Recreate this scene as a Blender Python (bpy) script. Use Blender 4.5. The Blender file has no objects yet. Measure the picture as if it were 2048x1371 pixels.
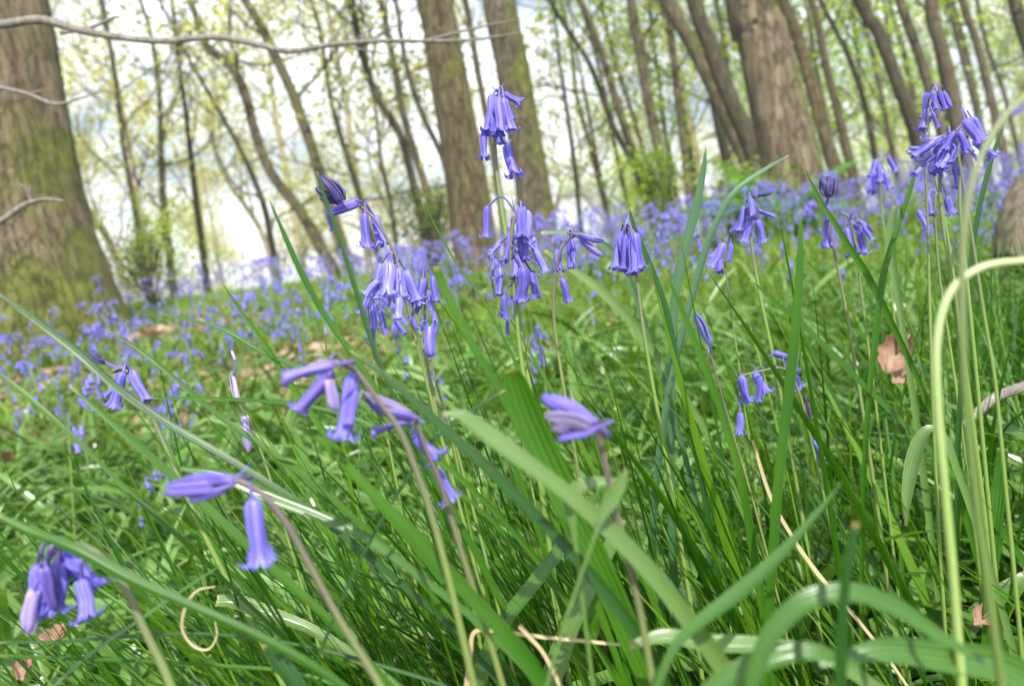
import bpy, math, random
import numpy as np
from mathutils import Vector, Matrix

SC = bpy.context.scene
COL = SC.collection
rng = np.random.default_rng(11)
random.seed(5)
R = math.radians

# ------------------------------------------------------------------ camera, sky, sun, exposure
CAM_H, PITCH, ROLL, LENS = 0.42, R(6.0), R(8.5), 28.0
FPX = LENS / 36.0 * 2048.0
SUN_EL, SUN_AZ = R(47), R(166)          # azimuth clockwise from +Y (the view): behind the camera, a little to the right

_py = np.array([-60, -5, -1, 0, .5, 1, 1.6, 2, 3, 4, 5, 6.5, 8, 10, 13, 20, 40, 90, 400], float)
_pz = np.array([-4, -.35, -.06, -.0, .02, .035, .075, .105, .18, .24, .29, .34, .375, .38, .30, -.25, -2.4, -4, -8], float)
_ty = np.concatenate([np.arange(-60, -6, 1.0), np.arange(-6, 16, .1), np.arange(16, 400, 1.0)])
_tz = np.interp(_ty, _py, _pz)
for _k in range(6):
    _tz[1:-1] = .25 * _tz[:-2] + .5 * _tz[1:-1] + .25 * _tz[2:]
def ground_z(x, y):
    x = np.asarray(x, float); y = np.asarray(y, float)
    z = np.interp(y, _ty, _tz)
    near = np.exp(-np.maximum(y, 0) / 3.0)
    xc = np.clip(x, -6, 6)
    z = z + near * np.where(xc < 0, .09 * xc / (1 + .25 * abs(xc)), .075 * xc / (1 + .4 * abs(xc)))
    z = z - .022 * xc * np.clip(y / 6, 0, 1.5)
    d = np.sqrt(x * x + y * y)
    a = np.clip(d / 2.0, .15, 1.5)
    z = z + a * (.018 * np.sin(3.1 * x + 1.3) * np.cos(2.7 * y + .4) + .012 * np.sin(7.3 * x - 2.2 * y) + .02 * np.sin(.9 * x + 1.9) * np.sin(.8 * y))
    return z
GZ0 = float(ground_z(0, 0))
CPOS = np.array([0, 0, GZ0 + CAM_H])
_F = np.array([0, math.cos(PITCH), -math.sin(PITCH)])
_R0 = np.array([1., 0, 0]); _U0 = np.array([0, math.sin(PITCH), math.cos(PITCH)])
_Rt = _R0 * math.cos(ROLL) - _U0 * math.sin(ROLL)
_Up = _U0 * math.cos(ROLL) + _R0 * math.sin(ROLL)
def P(px, py, d):
    return CPOS + d * (_F + _Rt * ((px - 1024) / FPX) + _Up * ((685.5 - py) / FPX))
def proj(p):
    q = np.asarray(p) - CPOS
    d = q @ _F
    return 1024 + FPX * (q @ _Rt) / d, 685.5 - FPX * (q @ _Up) / d, d

cam = bpy.data.cameras.new('camera'); camo = bpy.data.objects.new('camera', cam); COL.objects.link(camo)
M = Matrix.Identity(4)
for i in range(3):
    M[i][0] = _Rt[i]; M[i][1] = _Up[i]; M[i][2] = -_F[i]; M[i][3] = CPOS[i]
camo.matrix_world = M
cam.lens = LENS; cam.sensor_width = 36; cam.clip_start = .01; cam.clip_end = 2000
cam.dof.use_dof = True; cam.dof.focus_distance = .40; cam.dof.aperture_fstop = 10.5
SC.camera = camo

w = bpy.data.worlds.new("World"); SC.world = w; w.use_nodes = True
nt = w.node_tree; nt.nodes.clear()
def N(t, ty, **k):
    n = t.nodes.new(ty)
    for a, b in k.items(): setattr(n, a, b)
    return n
out = N(nt, 'ShaderNodeOutputWorld'); bg = N(nt, 'ShaderNodeBackground')
sky = N(nt, 'ShaderNodeTexSky', sky_type='NISHITA'); sky.sun_disc = False
sky.sun_elevation = SUN_EL; sky.sun_rotation = SUN_AZ; sky.air_density = 1.0; sky.dust_density = 1.5
tc = N(nt, 'ShaderNodeTexCoord'); mp = N(nt, 'ShaderNodeMapping'); mp.inputs['Scale'].default_value = (1, 1, 2.6)
no = N(nt, 'ShaderNodeTexNoise'); no.inputs['Scale'].default_value = 3.2; no.inputs['Detail'].default_value = 7; no.inputs['Roughness'].default_value = .55
ra = N(nt, 'ShaderNodeValToRGB'); ra.color_ramp.elements[0].position = .38; ra.color_ramp.elements[1].position = .53
mx = N(nt, 'ShaderNodeMixRGB'); mx.inputs[2].default_value = (13, 13.6, 14.6, 1)
L = nt.links.new
L(tc.outputs['Generated'], mp.inputs[0]); L(mp.outputs[0], no.inputs['Vector']); L(no.outputs['Fac'], ra.inputs[0])
L(ra.outputs[0], mx.inputs[0]); L(sky.outputs[0], mx.inputs[1]); L(mx.outputs[0], bg.inputs[0]); L(bg.outputs[0], out.inputs[0])
bg.inputs[1].default_value = .09

sl = bpy.data.lights.new('sun', 'SUN'); so = bpy.data.objects.new('sun', sl); COL.objects.link(so)
sl.energy = 5.0; sl.angle = R(.6); sl.color = (1, .965, .88)
sd = Vector((math.sin(SUN_AZ) * math.cos(SUN_EL), math.cos(SUN_AZ) * math.cos(SUN_EL), math.sin(SUN_EL)))
so.rotation_euler = sd.to_track_quat('Z', 'Y').to_euler()
SC.view_settings.view_transform = 'Standard'; SC.view_settings.look = 'None'
SC.view_settings.exposure = .72; SC.view_settings.gamma = 1
SC.cycles.max_bounces = 8; SC.cycles.transparent_max_bounces = 6

# ------------------------------------------------------------------ materials
def mat(name):
    m = bpy.data.materials.new(name); m.use_nodes = True
    t = m.node_tree; t.nodes.clear()
    return m, t, N(t, 'ShaderNodeOutputMaterial')
def ramp(t, stops, interp='LINEAR'):
    r = N(t, 'ShaderNodeValToRGB'); e = r.color_ramp; e.interpolation = interp
    while len(e.elements) < len(stops): e.elements.new(.5)
    for i, (p, c) in enumerate(stops):
        e.elements[i].position = p; e.elements[i].color = (*c, 1)
    return r
def leaf_mat(name, stops, rough=.4, transl=.35, tcol=None, veins=0, spec=.5, noise=18.0, bump=.25, tipbrown=False):
    """thin plant tissue: colour varies from blade to blade; parallel veins across the blade"""
    m, t, o = mat(name); l = t.links.new
    g = N(t, 'ShaderNodeNewGeometry')
    c = N(t, 'ShaderNodeTexCoord'); n = N(t, 'ShaderNodeTexNoise'); n.inputs['Scale'].default_value = noise; n.inputs['Detail'].default_value = 3
    l(c.outputs['Object'], n.inputs['Vector'])
    a = N(t, 'ShaderNodeMath', operation='MULTIPLY_ADD'); a.inputs[1].default_value = .5; l(n.outputs['Fac'], a.inputs[0])
    b = N(t, 'ShaderNodeMath', operation='MULTIPLY'); b.inputs[1].default_value = .75; l(g.outputs['Random Per Island'], b.inputs[0]); l(b.outputs[0], a.inputs[2])
    s = N(t, 'ShaderNodeMath', operation='SUBTRACT'); s.inputs[1].default_value = .12; l(a.outputs[0], s.inputs[0])
    r = ramp(t, stops); l(s.outputs[0], r.inputs[0])
    col = r.outputs[0]
    p = N(t, 'ShaderNodeBsdfPrincipled'); p.inputs['Roughness'].default_value = rough; p.inputs['Specular IOR Level'].default_value = spec
    if veins:
        uv = N(t, 'ShaderNodeUVMap'); sp = N(t, 'ShaderNodeSeparateXYZ'); l(uv.outputs[0], sp.inputs[0])
        q = N(t, 'ShaderNodeMath', operation='MULTIPLY'); q.inputs[1].default_value = veins; l(sp.outputs[0], q.inputs[0])
        sn = N(t, 'ShaderNodeMath', operation='SINE'); l(q.outputs[0], sn.inputs[0])
        h = N(t, 'ShaderNodeMapRange'); h.inputs[1].default_value = -1; h.inputs[2].default_value = 1; h.inputs[3].default_value = .86; h.inputs[4].default_value = 1.07; l(sn.outputs[0], h.inputs[0])
        mm = N(t, 'ShaderNodeMixRGB', blend_type='MULTIPLY'); mm.inputs[0].default_value = 1; l(col, mm.inputs[1]); l(h.outputs[0], mm.inputs[2]); col = mm.outputs[0]
        if tipbrown:
            rt = ramp(t, [(.984, (0, 0, 0)), (1.0, (.8, .8, .8))]); l(sp.outputs[1], rt.inputs[0])
            mb = N(t, 'ShaderNodeMixRGB'); l(rt.outputs[0], mb.inputs[0]); l(col, mb.inputs[1]); mb.inputs[2].default_value = (.32, .27, .10, 1); col = mb.outputs[0]
        bp = N(t, 'ShaderNodeBump'); bp.inputs['Strength'].default_value = bump; bp.inputs['Distance'].default_value = .0006
        l(sn.outputs[0], bp.inputs['Height']); l(bp.outputs[0], p.inputs['Normal'])
    l(col, p.inputs['Base Color'])
    tr = N(t, 'ShaderNodeBsdfTranslucent')
    tm = N(t, 'ShaderNodeMixRGB', blend_type='MULTIPLY'); tm.inputs[0].default_value = 1; l(col, tm.inputs[1]); tm.inputs[2].default_value = (*(tcol or (1.7, 1.6, .7)), 1)
    l(tm.outputs[0], tr.inputs[0])
    ms = N(t, 'ShaderNodeMixShader'); ms.inputs[0].default_value = transl
    l(p.outputs[0], ms.inputs[1]); l(tr.outputs[0], ms.inputs[2]); l(ms.outputs[0], o.inputs[0])
    return m

G_GRASS = leaf_mat('grass_blade_green', [(0, (.010, .045, .002)), (.4, (.030, .100, .005)), (.72, (.080, .195, .012)), (1, (.24, .33, .04))], rough=.38, veins=22, spec=.35, transl=.38, bump=.1)
G_FAR = leaf_mat('carpet_green', [(0, (.06, .14, .008)), (.5, (.14, .26, .018)), (.85, (.22, .34, .035)), (1, (.34, .36, .10))], rough=.45, spec=.35, transl=.38)
G_STRAP = leaf_mat('strap_leaf_green', [(0, (.022, .085, .008)), (.5, (.050, .14, .018)), (.8, (.08, .18, .03)), (1, (.13, .23, .06))], rough=.30, veins=34, spec=.7, transl=.30, tcol=(1.5, 1.6, .6))
G_LIGHT = leaf_mat('light_strap_green', [(0, (.032, .095, .006)), (.45, (.078, .170, .016)), (.8, (.13, .25, .055)), (1, (.27, .36, .14))], rough=.30, spec=.6, transl=.32, tcol=(1.4, 1.5, .6))
G_HERO = leaf_mat('long_blade_green', [(0, (.012, .060, .002)), (.5, (.030, .115, .004)), (1, (.12, .25, .014))], rough=.36, veins=30, spec=.4, transl=.36, tipbrown=True)
G_DARK = leaf_mat('dark_blade_green', [(0, (.008, .045, .004)), (1, (.022, .090, .009))], rough=.34, veins=30, spec=.5, transl=.22, tipbrown=True)
G_PALE = leaf_mat('pale_strap_green', [(0, (.06, .14, .022)), (.6, (.11, .20, .05)), (1, (.18, .27, .10))], rough=.30, veins=40, spec=.7, transl=.28, tcol=(1.2, 1.4, .7), tipbrown=True)
G_BLUE = leaf_mat('bluish_strap_green', [(0, (.035, .10, .04)), (1, (.08, .17, .08))], rough=.36, veins=34, spec=.6, transl=.28, tcol=(1.3, 1.5, .8), tipbrown=True)
G_WEED = leaf_mat('weed_green', [(0, (.06, .17, .03)), (1, (.17, .33, .10))], rough=.35, spec=.6, transl=.30, noise=90)
G_FERN = leaf_mat('fern_green', [(0, (.05, .16, .03)), (1, (.14, .30, .06))], rough=.5, transl=.4)
STRAW = leaf_mat('dry_straw', [(0, (.30, .22, .11)), (1, (.58, .49, .30))], rough=.6, veins=18, transl=.2, tcol=(1, .9, .7))
DEAD = leaf_mat('dead_oak_leaf', [(0, (.09, .05, .03)), (.4, (.20, .11, .065)), (.7, (.34, .22, .15)), (1, (.50, .37, .27))], rough=.6, transl=.18, tcol=(1.2, .8, .5), noise=60)
LEAF_Y = leaf_mat('young_yellow_leaf', [(0, (.34, .40, .08)), (.5, (.56, .58, .16)), (1, (.72, .68, .28))], rough=.5, transl=.5, tcol=(1.25, 1.2, .6), noise=2)
LEAF_G = leaf_mat('young_green_leaf', [(0, (.20, .34, .02)), (.5, (.34, .50, .04)), (1, (.52, .62, .10))], rough=.5, transl=.5, tcol=(1.25, 1.3, .5), noise=2)
LEAF_D = leaf_mat('olive_leaf', [(0, (.10, .15, .03)), (1, (.24, .30, .07))], rough=.5, transl=.4, noise=2)

def petal_mat(name, c0, c1, c2, transl=.3, rough=.45):
    m, t, o = mat(name); l = t.links.new
    uv = N(t, 'ShaderNodeUVMap'); sp = N(t, 'ShaderNodeSeparateXYZ'); l(uv.outputs[0], sp.inputs[0])
    # darker midrib along every petal, paler rim: the flower's own colouring
    a = N(t, 'ShaderNodeMath', operation='SUBTRACT'); a.inputs[1].default_value = .5; l(sp.outputs[0], a.inputs[0])
    b = N(t, 'ShaderNodeMath', operation='ABSOLUTE'); l(a.outputs[0], b.inputs[0])
    r = ramp(t, [(0, tuple(.5 * a + .5 * b for a, b in zip(c0, c1))), (.05, tuple(.5 * a + .5 * b for a, b in zip(c0, c1))), (.16, c1), (.5, tuple(.45 * a + .55 * b for a, b in zip(c1, c2)))]); l(b.outputs[0], r.inputs[0])
    tc = N(t, 'ShaderNodeTexCoord'); n = N(t, 'ShaderNodeTexNoise'); n.inputs['Scale'].default_value = 4; n.inputs['Detail'].default_value = 4
    mpp = N(t, 'ShaderNodeMapping'); mpp.inputs['Scale'].default_value = (6, 6, .8); l(tc.outputs['Object'], mpp.inputs[0]); l(mpp.outputs[0], n.inputs['Vector'])
    mr = N(t, 'ShaderNodeMapRange'); mr.inputs[1].default_value = .3; mr.inputs[2].default_value = .7; mr.inputs[3].default_value = .78; mr.inputs[4].default_value = 1.2; l(n.outputs['Fac'], mr.inputs[0])
    oi = N(t, 'ShaderNodeObjectInfo'); mr2 = N(t, 'ShaderNodeMapRange'); mr2.inputs[3].default_value = .82; mr2.inputs[4].default_value = 1.2; l(oi.outputs['Random'], mr2.inputs[0])
    mu = N(t, 'ShaderNodeMath', operation='MULTIPLY'); l(mr.outputs[0], mu.inputs[0]); l(mr2.outputs[0], mu.inputs[1])
    mm = N(t, 'ShaderNodeMixRGB', blend_type='MULTIPLY'); mm.inputs[0].default_value = 1; l(r.outputs[0], mm.inputs[1]); l(mu.outputs[0], mm.inputs[2])
    p = N(t, 'ShaderNodeBsdfPrincipled'); p.inputs['Roughness'].default_value = rough; p.inputs['Specular IOR Level'].default_value = .4
    p.inputs['Sheen Weight'].default_value = .1
    l(mm.outputs[0], p.inputs['Base Color'])
    tr = N(t, 'ShaderNodeBsdfTranslucent'); l(mm.outputs[0], tr.inputs[0])
    ms = N(t, 'ShaderNodeMixShader'); ms.inputs[0].default_value = transl
    l(p.outputs[0], ms.inputs[1]); l(tr.outputs[0], ms.inputs[2]); l(ms.outputs[0], o.inputs[0])
    return m
PET = petal_mat('bluebell_petal', (.08, .062, .40), (.155, .13, .62), (.32, .30, .84))
PET_B = petal_mat('pale_bluebell_petal', (.14, .12, .56), (.25, .235, .76), (.40, .39, .88), transl=.34)
PET_D = petal_mat('deep_blue_petal', (.09, .065, .40), (.16, .13, .60), (.24, .21, .74))
PET_P = petal_mat('purple_bud_petal', (.085, .058, .31), (.155, .115, .50), (.23, .19, .66), transl=.2)
PET_L = petal_mat('pale_lilac_petal', (.30, .20, .55), (.45, .34, .72), (.58, .50, .82))
PET_K = petal_mat('unopened_dark_bud', (.026, .02, .11), (.036, .029, .145), (.055, .045, .18), transl=.08, rough=.5)
PET_G = petal_mat('greyish_bud', (.10, .075, .20), (.18, .14, .30), (.30, .26, .40), transl=.1, rough=.6)
m, t, o = mat('carpet_flower'); l = t.links.new
g = N(t, 'ShaderNodeNewGeometry'); r = ramp(t, [(0, (.10, .085, .42)), (.5, (.18, .16, .60)), (1, (.32, .30, .76))]); l(g.outputs['Random Per Island'], r.inputs[0])
p = N(t, 'ShaderNodeBsdfPrincipled'); p.inputs['Roughness'].default_value = .5; l(r.outputs[0], p.inputs['Base Color'])
tr = N(t, 'ShaderNodeBsdfTranslucent'); l(r.outputs[0], tr.inputs[0]); ms = N(t, 'ShaderNodeMixShader'); ms.inputs[0].default_value = .3
l(p.outputs[0], ms.inputs[1]); l(tr.outputs[0], ms.inputs[2]); l(ms.outputs[0], o.inputs[0]); PET_FAR = m

def stem_mat(name, base, top):
    m, t, o = mat(name); l = t.links.new
    uv = N(t, 'ShaderNodeUVMap'); sp = N(t, 'ShaderNodeSeparateXYZ'); l(uv.outputs[0], sp.inputs[0])
    c = N(t, 'ShaderNodeTexCoord'); n = N(t, 'ShaderNodeTexNoise'); n.inputs['Scale'].default_value = 60; l(c.outputs['Object'], n.inputs['Vector'])
    a = N(t, 'ShaderNodeMath', operation='MULTIPLY_ADD'); a.inputs[1].default_value = .25; l(n.outputs['Fac'], a.inputs[0]); l(sp.outputs[1], a.inputs[2])
    r = ramp(t, [(0, base), (.62, tuple(x * .95 for x in base)), (.98, top), (1, top)]); l(a.outputs[0], r.inputs[0])
    p = N(t, 'ShaderNodeBsdfPrincipled'); p.inputs['Roughness'].default_value = .42; l(r.outputs[0], p.inputs['Base Color'])
    p.inputs['Subsurface Weight'].default_value = 0
    l(p.outputs[0], o.inputs[0]); return m
STEM = stem_mat('flower_stem', (.14, .22, .045), (.115, .12, .07))
STEM_D = stem_mat('brownish_flower_stem', (.14, .185, .05), (.10, .078, .075))
STEM_O = stem_mat('olive_flower_stem', (.10, .16, .035), (.17, .20, .09))
STEM_P = stem_mat('pale_green_stem', (.24, .34, .10), (.34, .42, .20))
STALK = stem_mat('flower_stalk', (.10, .07, .22), (.12, .09, .34))
m, t, o = mat('cream_anther'); p = N(t, 'ShaderNodeBsdfPrincipled'); n = N(t, 'ShaderNodeTexNoise'); n.inputs['Scale'].default_value = 300
r = ramp(t, [(0, (.55, .5, .36)), (1, (.8, .76, .6))]); t.links.new(n.outputs['Fac'], r.inputs[0]); t.links.new(r.outputs[0], p.inputs['Base Color']); t.links.new(p.outputs[0], o.inputs[0]); ANTHER = m

def bark_mat(name, c0, c1, moss, mossamt, scale=1.0, lichen=(.42, .40, .34), mossdir=(1, 0, -.0), bump=.6, low=False):
    m, t, o = mat(name); l = t.links.new
    c = N(t, 'ShaderNodeTexCoord'); mp = N(t, 'ShaderNodeMapping'); mp.inputs['Scale'].default_value = (10 * scale, 10 * scale, 1.7 * scale); l(c.outputs['Object'], mp.inputs[0])
    n1 = N(t, 'ShaderNodeTexNoise'); n1.inputs['Scale'].default_value = 1.6; n1.inputs['Detail'].default_value = 9; n1.inputs['Roughness'].default_value = .68; l(mp.outputs[0], n1.inputs['Vector'])
    v = N(t, 'ShaderNodeTexVoronoi'); v.feature = 'DISTANCE_TO_EDGE'; v.inputs['Scale'].default_value = 4.2
    mxv = N(t, 'ShaderNodeMixRGB'); mxv.inputs[0].default_value = .6; l(mp.outputs[0], mxv.inputs[1]); l(n1.outputs['Color'], mxv.inputs[2]); l(mxv.outputs[0], v.inputs['Vector'])
    r = ramp(t, [(.25, c0), (.55, c1), (.78, lichen)]); l(n1.outputs['Fac'], r.inputs[0])
    cr = ramp(t, [(0, (.55, .53, .5)), (.07, (1, 1, 1))]); l(v.outputs['Distance'], cr.inputs[0])
    mm = N(t, 'ShaderNodeMixRGB', blend_type='MULTIPLY'); mm.inputs[0].default_value = .85; l(r.outputs[0], mm.inputs[1]); l(cr.outputs[0], mm.inputs[2])
    n2 = N(t, 'ShaderNodeTexNoise'); n2.inputs['Scale'].default_value = 2.3; n2.inputs['Detail'].default_value = 8; n2.inputs['Roughness'].default_value = .62; l(c.outputs['Object'], n2.inputs['Vector'])
    g = N(t, 'ShaderNodeNewGeometry'); dt = N(t, 'ShaderNodeVectorMath', operation='DOT_PRODUCT'); dt.inputs[1].default_value = mossdir; l(g.outputs['Normal'], dt.inputs[0])
    a = N(t, 'ShaderNodeMath', operation='MULTIPLY_ADD'); a.inputs[1].default_value = .14; l(dt.outputs['Value'], a.inputs[0]); l(n2.outputs['Fac'], a.inputs[2])
    if low:   # the moss grows thickest round the root flare
        sz = N(t, 'ShaderNodeSeparateXYZ'); l(c.outputs['Object'], sz.inputs[0]); mz = N(t, 'ShaderNodeMapRange'); mz.inputs[1].default_value = .1; mz.inputs[2].default_value = 1.3; mz.inputs[3].default_value = .07; mz.inputs[4].default_value = -.10; l(sz.outputs[2], mz.inputs[0])
        a2 = N(t, 'ShaderNodeMath', operation='ADD'); l(a.outputs[0], a2.inputs[0]); l(mz.outputs[0], a2.inputs[1]); a = a2
    mr = ramp(t, [(.62 - mossamt, (0, 0, 0)), (.76 - mossamt, (1, 1, 1))]); l(a.outputs[0], mr.inputs[0])
    n3 = N(t, 'ShaderNodeTexNoise'); n3.inputs['Scale'].default_value = 14; n3.inputs['Detail'].default_value = 5; l(c.outputs['Object'], n3.inputs['Vector'])
    mc = ramp(t, [(.3, tuple(x * .55 for x in moss)), (.7, tuple(x * 1.35 for x in moss))]); l(n3.outputs['Fac'], mc.inputs[0])
    fin = N(t, 'ShaderNodeMixRGB'); l(mr.outputs[0], fin.inputs[0]); l(mm.outputs[0], fin.inputs[1]); l(mc.outputs[0], fin.inputs[2])
    p = N(t, 'ShaderNodeBsdfPrincipled'); p.inputs['Roughness'].default_value = .85; p.inputs['Specular IOR Level'].default_value = .25; l(fin.outputs[0], p.inputs['Base Color'])
    hh = N(t, 'ShaderNodeMath', operation='MULTIPLY'); l(n1.outputs['Fac'], hh.inputs[0]); l(cr.outputs[0], hh.inputs[1])
    bp = N(t, 'ShaderNodeBump'); bp.inputs['Strength'].default_value = bump; bp.inputs['Distance'].default_value = .05; l(hh.outputs[0], bp.inputs['Height']); l(bp.outputs[0], p.inputs['Normal'])
    l(p.outputs[0], o.inputs[0]); return m
BARK_BIG = bark_mat('old_brown_bark', (.065, .052, .033), (.19, .150, .095), (.125, .14, .028), .12, 1.2, lichen=(.42, .35, .26), bump=1.0, low=True)
BARK_MID = bark_mat('brown_bark', (.048, .040, .020), (.135, .108, .056), (.13, .14, .03), .07, 1.6, lichen=(.28, .22, .13), bump=1)
BARK_MOSS = bark_mat('mossy_bark', (.07, .058, .038), (.15, .125, .08), (.14, .155, .03), .14, 1.8, lichen=(.32, .28, .2), bump=1)
BARK_GREY = bark_mat('grey_bark', (.042, .037, .023), (.105, .090, .056), (.10, .12, .03), .07, 2.0, lichen=(.3, .28, .22), bump=1)
BARK_TWIG = bark_mat('pale_twig_bark', (.10, .09, .075), (.24, .22, .19), (.15, .16, .08), -.1, 9, lichen=(.46, .45, .40), bump=.4)
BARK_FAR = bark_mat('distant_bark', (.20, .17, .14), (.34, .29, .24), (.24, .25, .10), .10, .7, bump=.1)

m, t, o = mat('woodland_soil'); l = t.links.new
c = N(t, 'ShaderNodeTexCoord'); n = N(t, 'ShaderNodeTexNoise'); n.inputs['Scale'].default_value = 22; n.inputs['Detail'].default_value = 8; l(c.outputs['Object'], n.inputs['Vector'])
r = ramp(t, [(.3, (.035, .022, .014)), (.5, (.09, .055, .032)), (.7, (.19, .12, .07))]); l(n.outputs['Fac'], r.inputs[0])
n2 = N(t, 'ShaderNodeTexNoise'); n2.inputs['Scale'].default_value = 2.2; n2.inputs['Detail'].default_value = 6; l(c.outputs['Object'], n2.inputs['Vector'])
r2 = ramp(t, [(.42, (0, 0, 0)), (.6, (1, 1, 1))]); l(n2.outputs['Fac'], r2.inputs[0])
mx = N(t, 'ShaderNodeMixRGB'); l(r2.outputs[0], mx.inputs[0]); l(r.outputs[0], mx.inputs[1]); mx.inputs[2].default_value = (.055, .10, .02, 1)
p = N(t, 'ShaderNodeBsdfPrincipled'); p.inputs['Roughness'].default_value = .95; l(mx.outputs[0], p.inputs['Base Color'])
bp = N(t, 'ShaderNodeBump'); bp.inputs['Distance'].default_value = .02; l(n.outputs['Fac'], bp.inputs['Height']); l(bp.outputs[0], p.inputs['Normal']); l(p.outputs[0], o.inputs[0]); SOIL = m

# ------------------------------------------------------------------ mesh helpers
def mesh_np(name, V, Fq, mats, uv=None, mi=None, smooth=True):
    V = np.ascontiguousarray(V, np.float32); Fq = np.ascontiguousarray(Fq, np.int32)
    me = bpy.data.meshes.new(name); k = Fq.shape[1]; n = len(Fq)
    me.vertices.add(len(V)); me.vertices.foreach_set('co', V.ravel())
    me.loops.add(n * k); me.loops.foreach_set('vertex_index', Fq.ravel())
    me.polygons.add(n); me.polygons.foreach_set('loop_start', np.arange(0, n * k, k, dtype=np.int32))
    me.polygons.foreach_set('loop_total', np.full(n, k, np.int32))
    if smooth: me.polygons.foreach_set('use_smooth', np.ones(n, bool))
    if mi is not None: me.polygons.foreach_set('material_index', np.asarray(mi, np.int32))
    for q in (mats if isinstance(mats, (list, tuple)) else [mats]): me.materials.append(q)
    if uv is not None:
        ul = me.uv_layers.new(name='UVMap'); ul.data.foreach_set('uv', np.ascontiguousarray(uv[Fq.ravel()], np.float32).ravel())
    me.update(calc_edges=True); me.validate()
    return me
def link(name, me, parent=None, loc=None):
    o = bpy.data.objects.new(name, me); COL.objects.link(o)
    if parent: o.parent = parent
    if loc is not None: o.location = loc
    return o
def tag(o, label=None, cat=None, group=None, kind=None):
    if label: o['label'] = label
    if cat: o['category'] = cat
    if group: o['group'] = group
    if kind: o['kind'] = kind
    return o
def empty(name, loc, label, cat, group=None):
    o = bpy.data.objects.new(name, None); COL.objects.link(o); o.location = loc; o.empty_display_size = .05
    return tag(o, label, cat, group)
class Acc:
    """collects pieces into one mesh"""
    def __init__(s): s.V = []; s.F = []; s.U = []; s.M = []; s.n = 0
    def add(s, V, F, U=None, m=0):
        s.V.append(V); s.F.append(F + s.n); s.U.append(U if U is not None else np.zeros((len(V), 2))); s.M.append(np.full(len(F), m)); s.n += len(V)
    def mesh(s, name, mats, off=None):
        V = np.concatenate(s.V)
        if off is not None: V = V - np.asarray(off)
        return mesh_np(name, V, np.concatenate(s.F), mats, np.concatenate(s.U), np.concatenate(s.M))
def catmull(p, n=6):
    p = np.asarray(p, float)
    if len(p) < 3:
        tt = np.linspace(0, 1, n + 1)[:, None]; return p[0] * (1 - tt) + p[-1] * tt
    q = np.vstack([2 * p[0] - p[1], p, 2 * p[-1] - p[-2]]); out = []
    for i in range(1, len(q) - 2):
        for u in np.linspace(0, 1, n, endpoint=False):
            a, b, c, d = q[i - 1], q[i], q[i + 1], q[i + 2]
            out.append(.5 * ((2 * b) + (-a + c) * u + (2 * a - 5 * b + 4 * c - d) * u * u + (-a + 3 * b - 3 * c + d) * u ** 3))
    out.append(q[-2]); return np.array(out)
def frames(p):
    T = np.gradient(p, axis=0); T /= np.linalg.norm(T, axis=1)[:, None] + 1e-12
    a = np.array([1., 0, 0]) if abs(T[0][0]) < .8 else np.array([0, 1., 0])
    u = np.cross(T[0], a); u /= np.linalg.norm(u); U = [u]
    for i in range(1, len(p)):
        u = u - T[i] * (u @ T[i]); u /= np.linalg.norm(u) + 1e-12; U.append(u)
    U = np.array(U); return T, U, np.cross(T, U)
def tube(p, r, sides=8, rough=0.0, flare=None, cap=True, rg=None):
    p = np.asarray(p, float); n = len(p); r = np.broadcast_to(np.asarray(r, float), (n,))
    T, U, W = frames(p); a = np.linspace(0, 2 * math.pi, sides, endpoint=False)
    rr = np.repeat(r[:, None], sides, 1)
    if rough:
        g = rg or rng; ph = g.uniform(0, 6.28, 6); s = np.arange(n)[:, None] / n
        rr = rr * (1 + rough * (.5 * np.sin(2 * a + ph[0] + 3 * s) + .4 * np.sin(3 * a + ph[1] - 5 * s) + .3 * np.sin(5 * a + ph[2] + 9 * s) + .22 * np.sin(9 * a + ph[4] + 4 * s) + .3 * g.standard_normal((n, sides)) * .5))
    if flare is not None: rr = rr * flare(a, n)
    V = p[:, None, :] + rr[..., None] * (np.cos(a)[None, :, None] * U[:, None, :] + np.sin(a)[None, :, None] * W[:, None, :])
    V = V.reshape(-1, 3)
    i = np.arange(n - 1)[:, None] * sides; j = np.arange(sides)[None, :]; k = (j + 1) % sides
    F = np.stack([i + j, i + k, i + sides + k, i + sides + j], -1).reshape(-1, 4)
    uv = np.stack([np.tile(a / 6.2832, n), np.repeat(np.linspace(0, 1, n), sides)], -1)
    if cap:
        V = np.vstack([V, p[-1] + T[-1] * r[-1] * .5, p[0] - T[0] * r[0] * .2]); uv = np.vstack([uv, [0, 1], [0, 0]])
        e = (n - 1) * sides; jj = np.arange(sides); kk = (jj + 1) % sides
        F = np.vstack([F, np.stack([e + jj, e + kk, np.full(sides, n * sides), np.full(sides, n * sides)], -1)])
        F = F.reshape(-1, 4)
    return V, F, uv
def fix(F):  # degenerate quads are merged by validate
    return F

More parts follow.
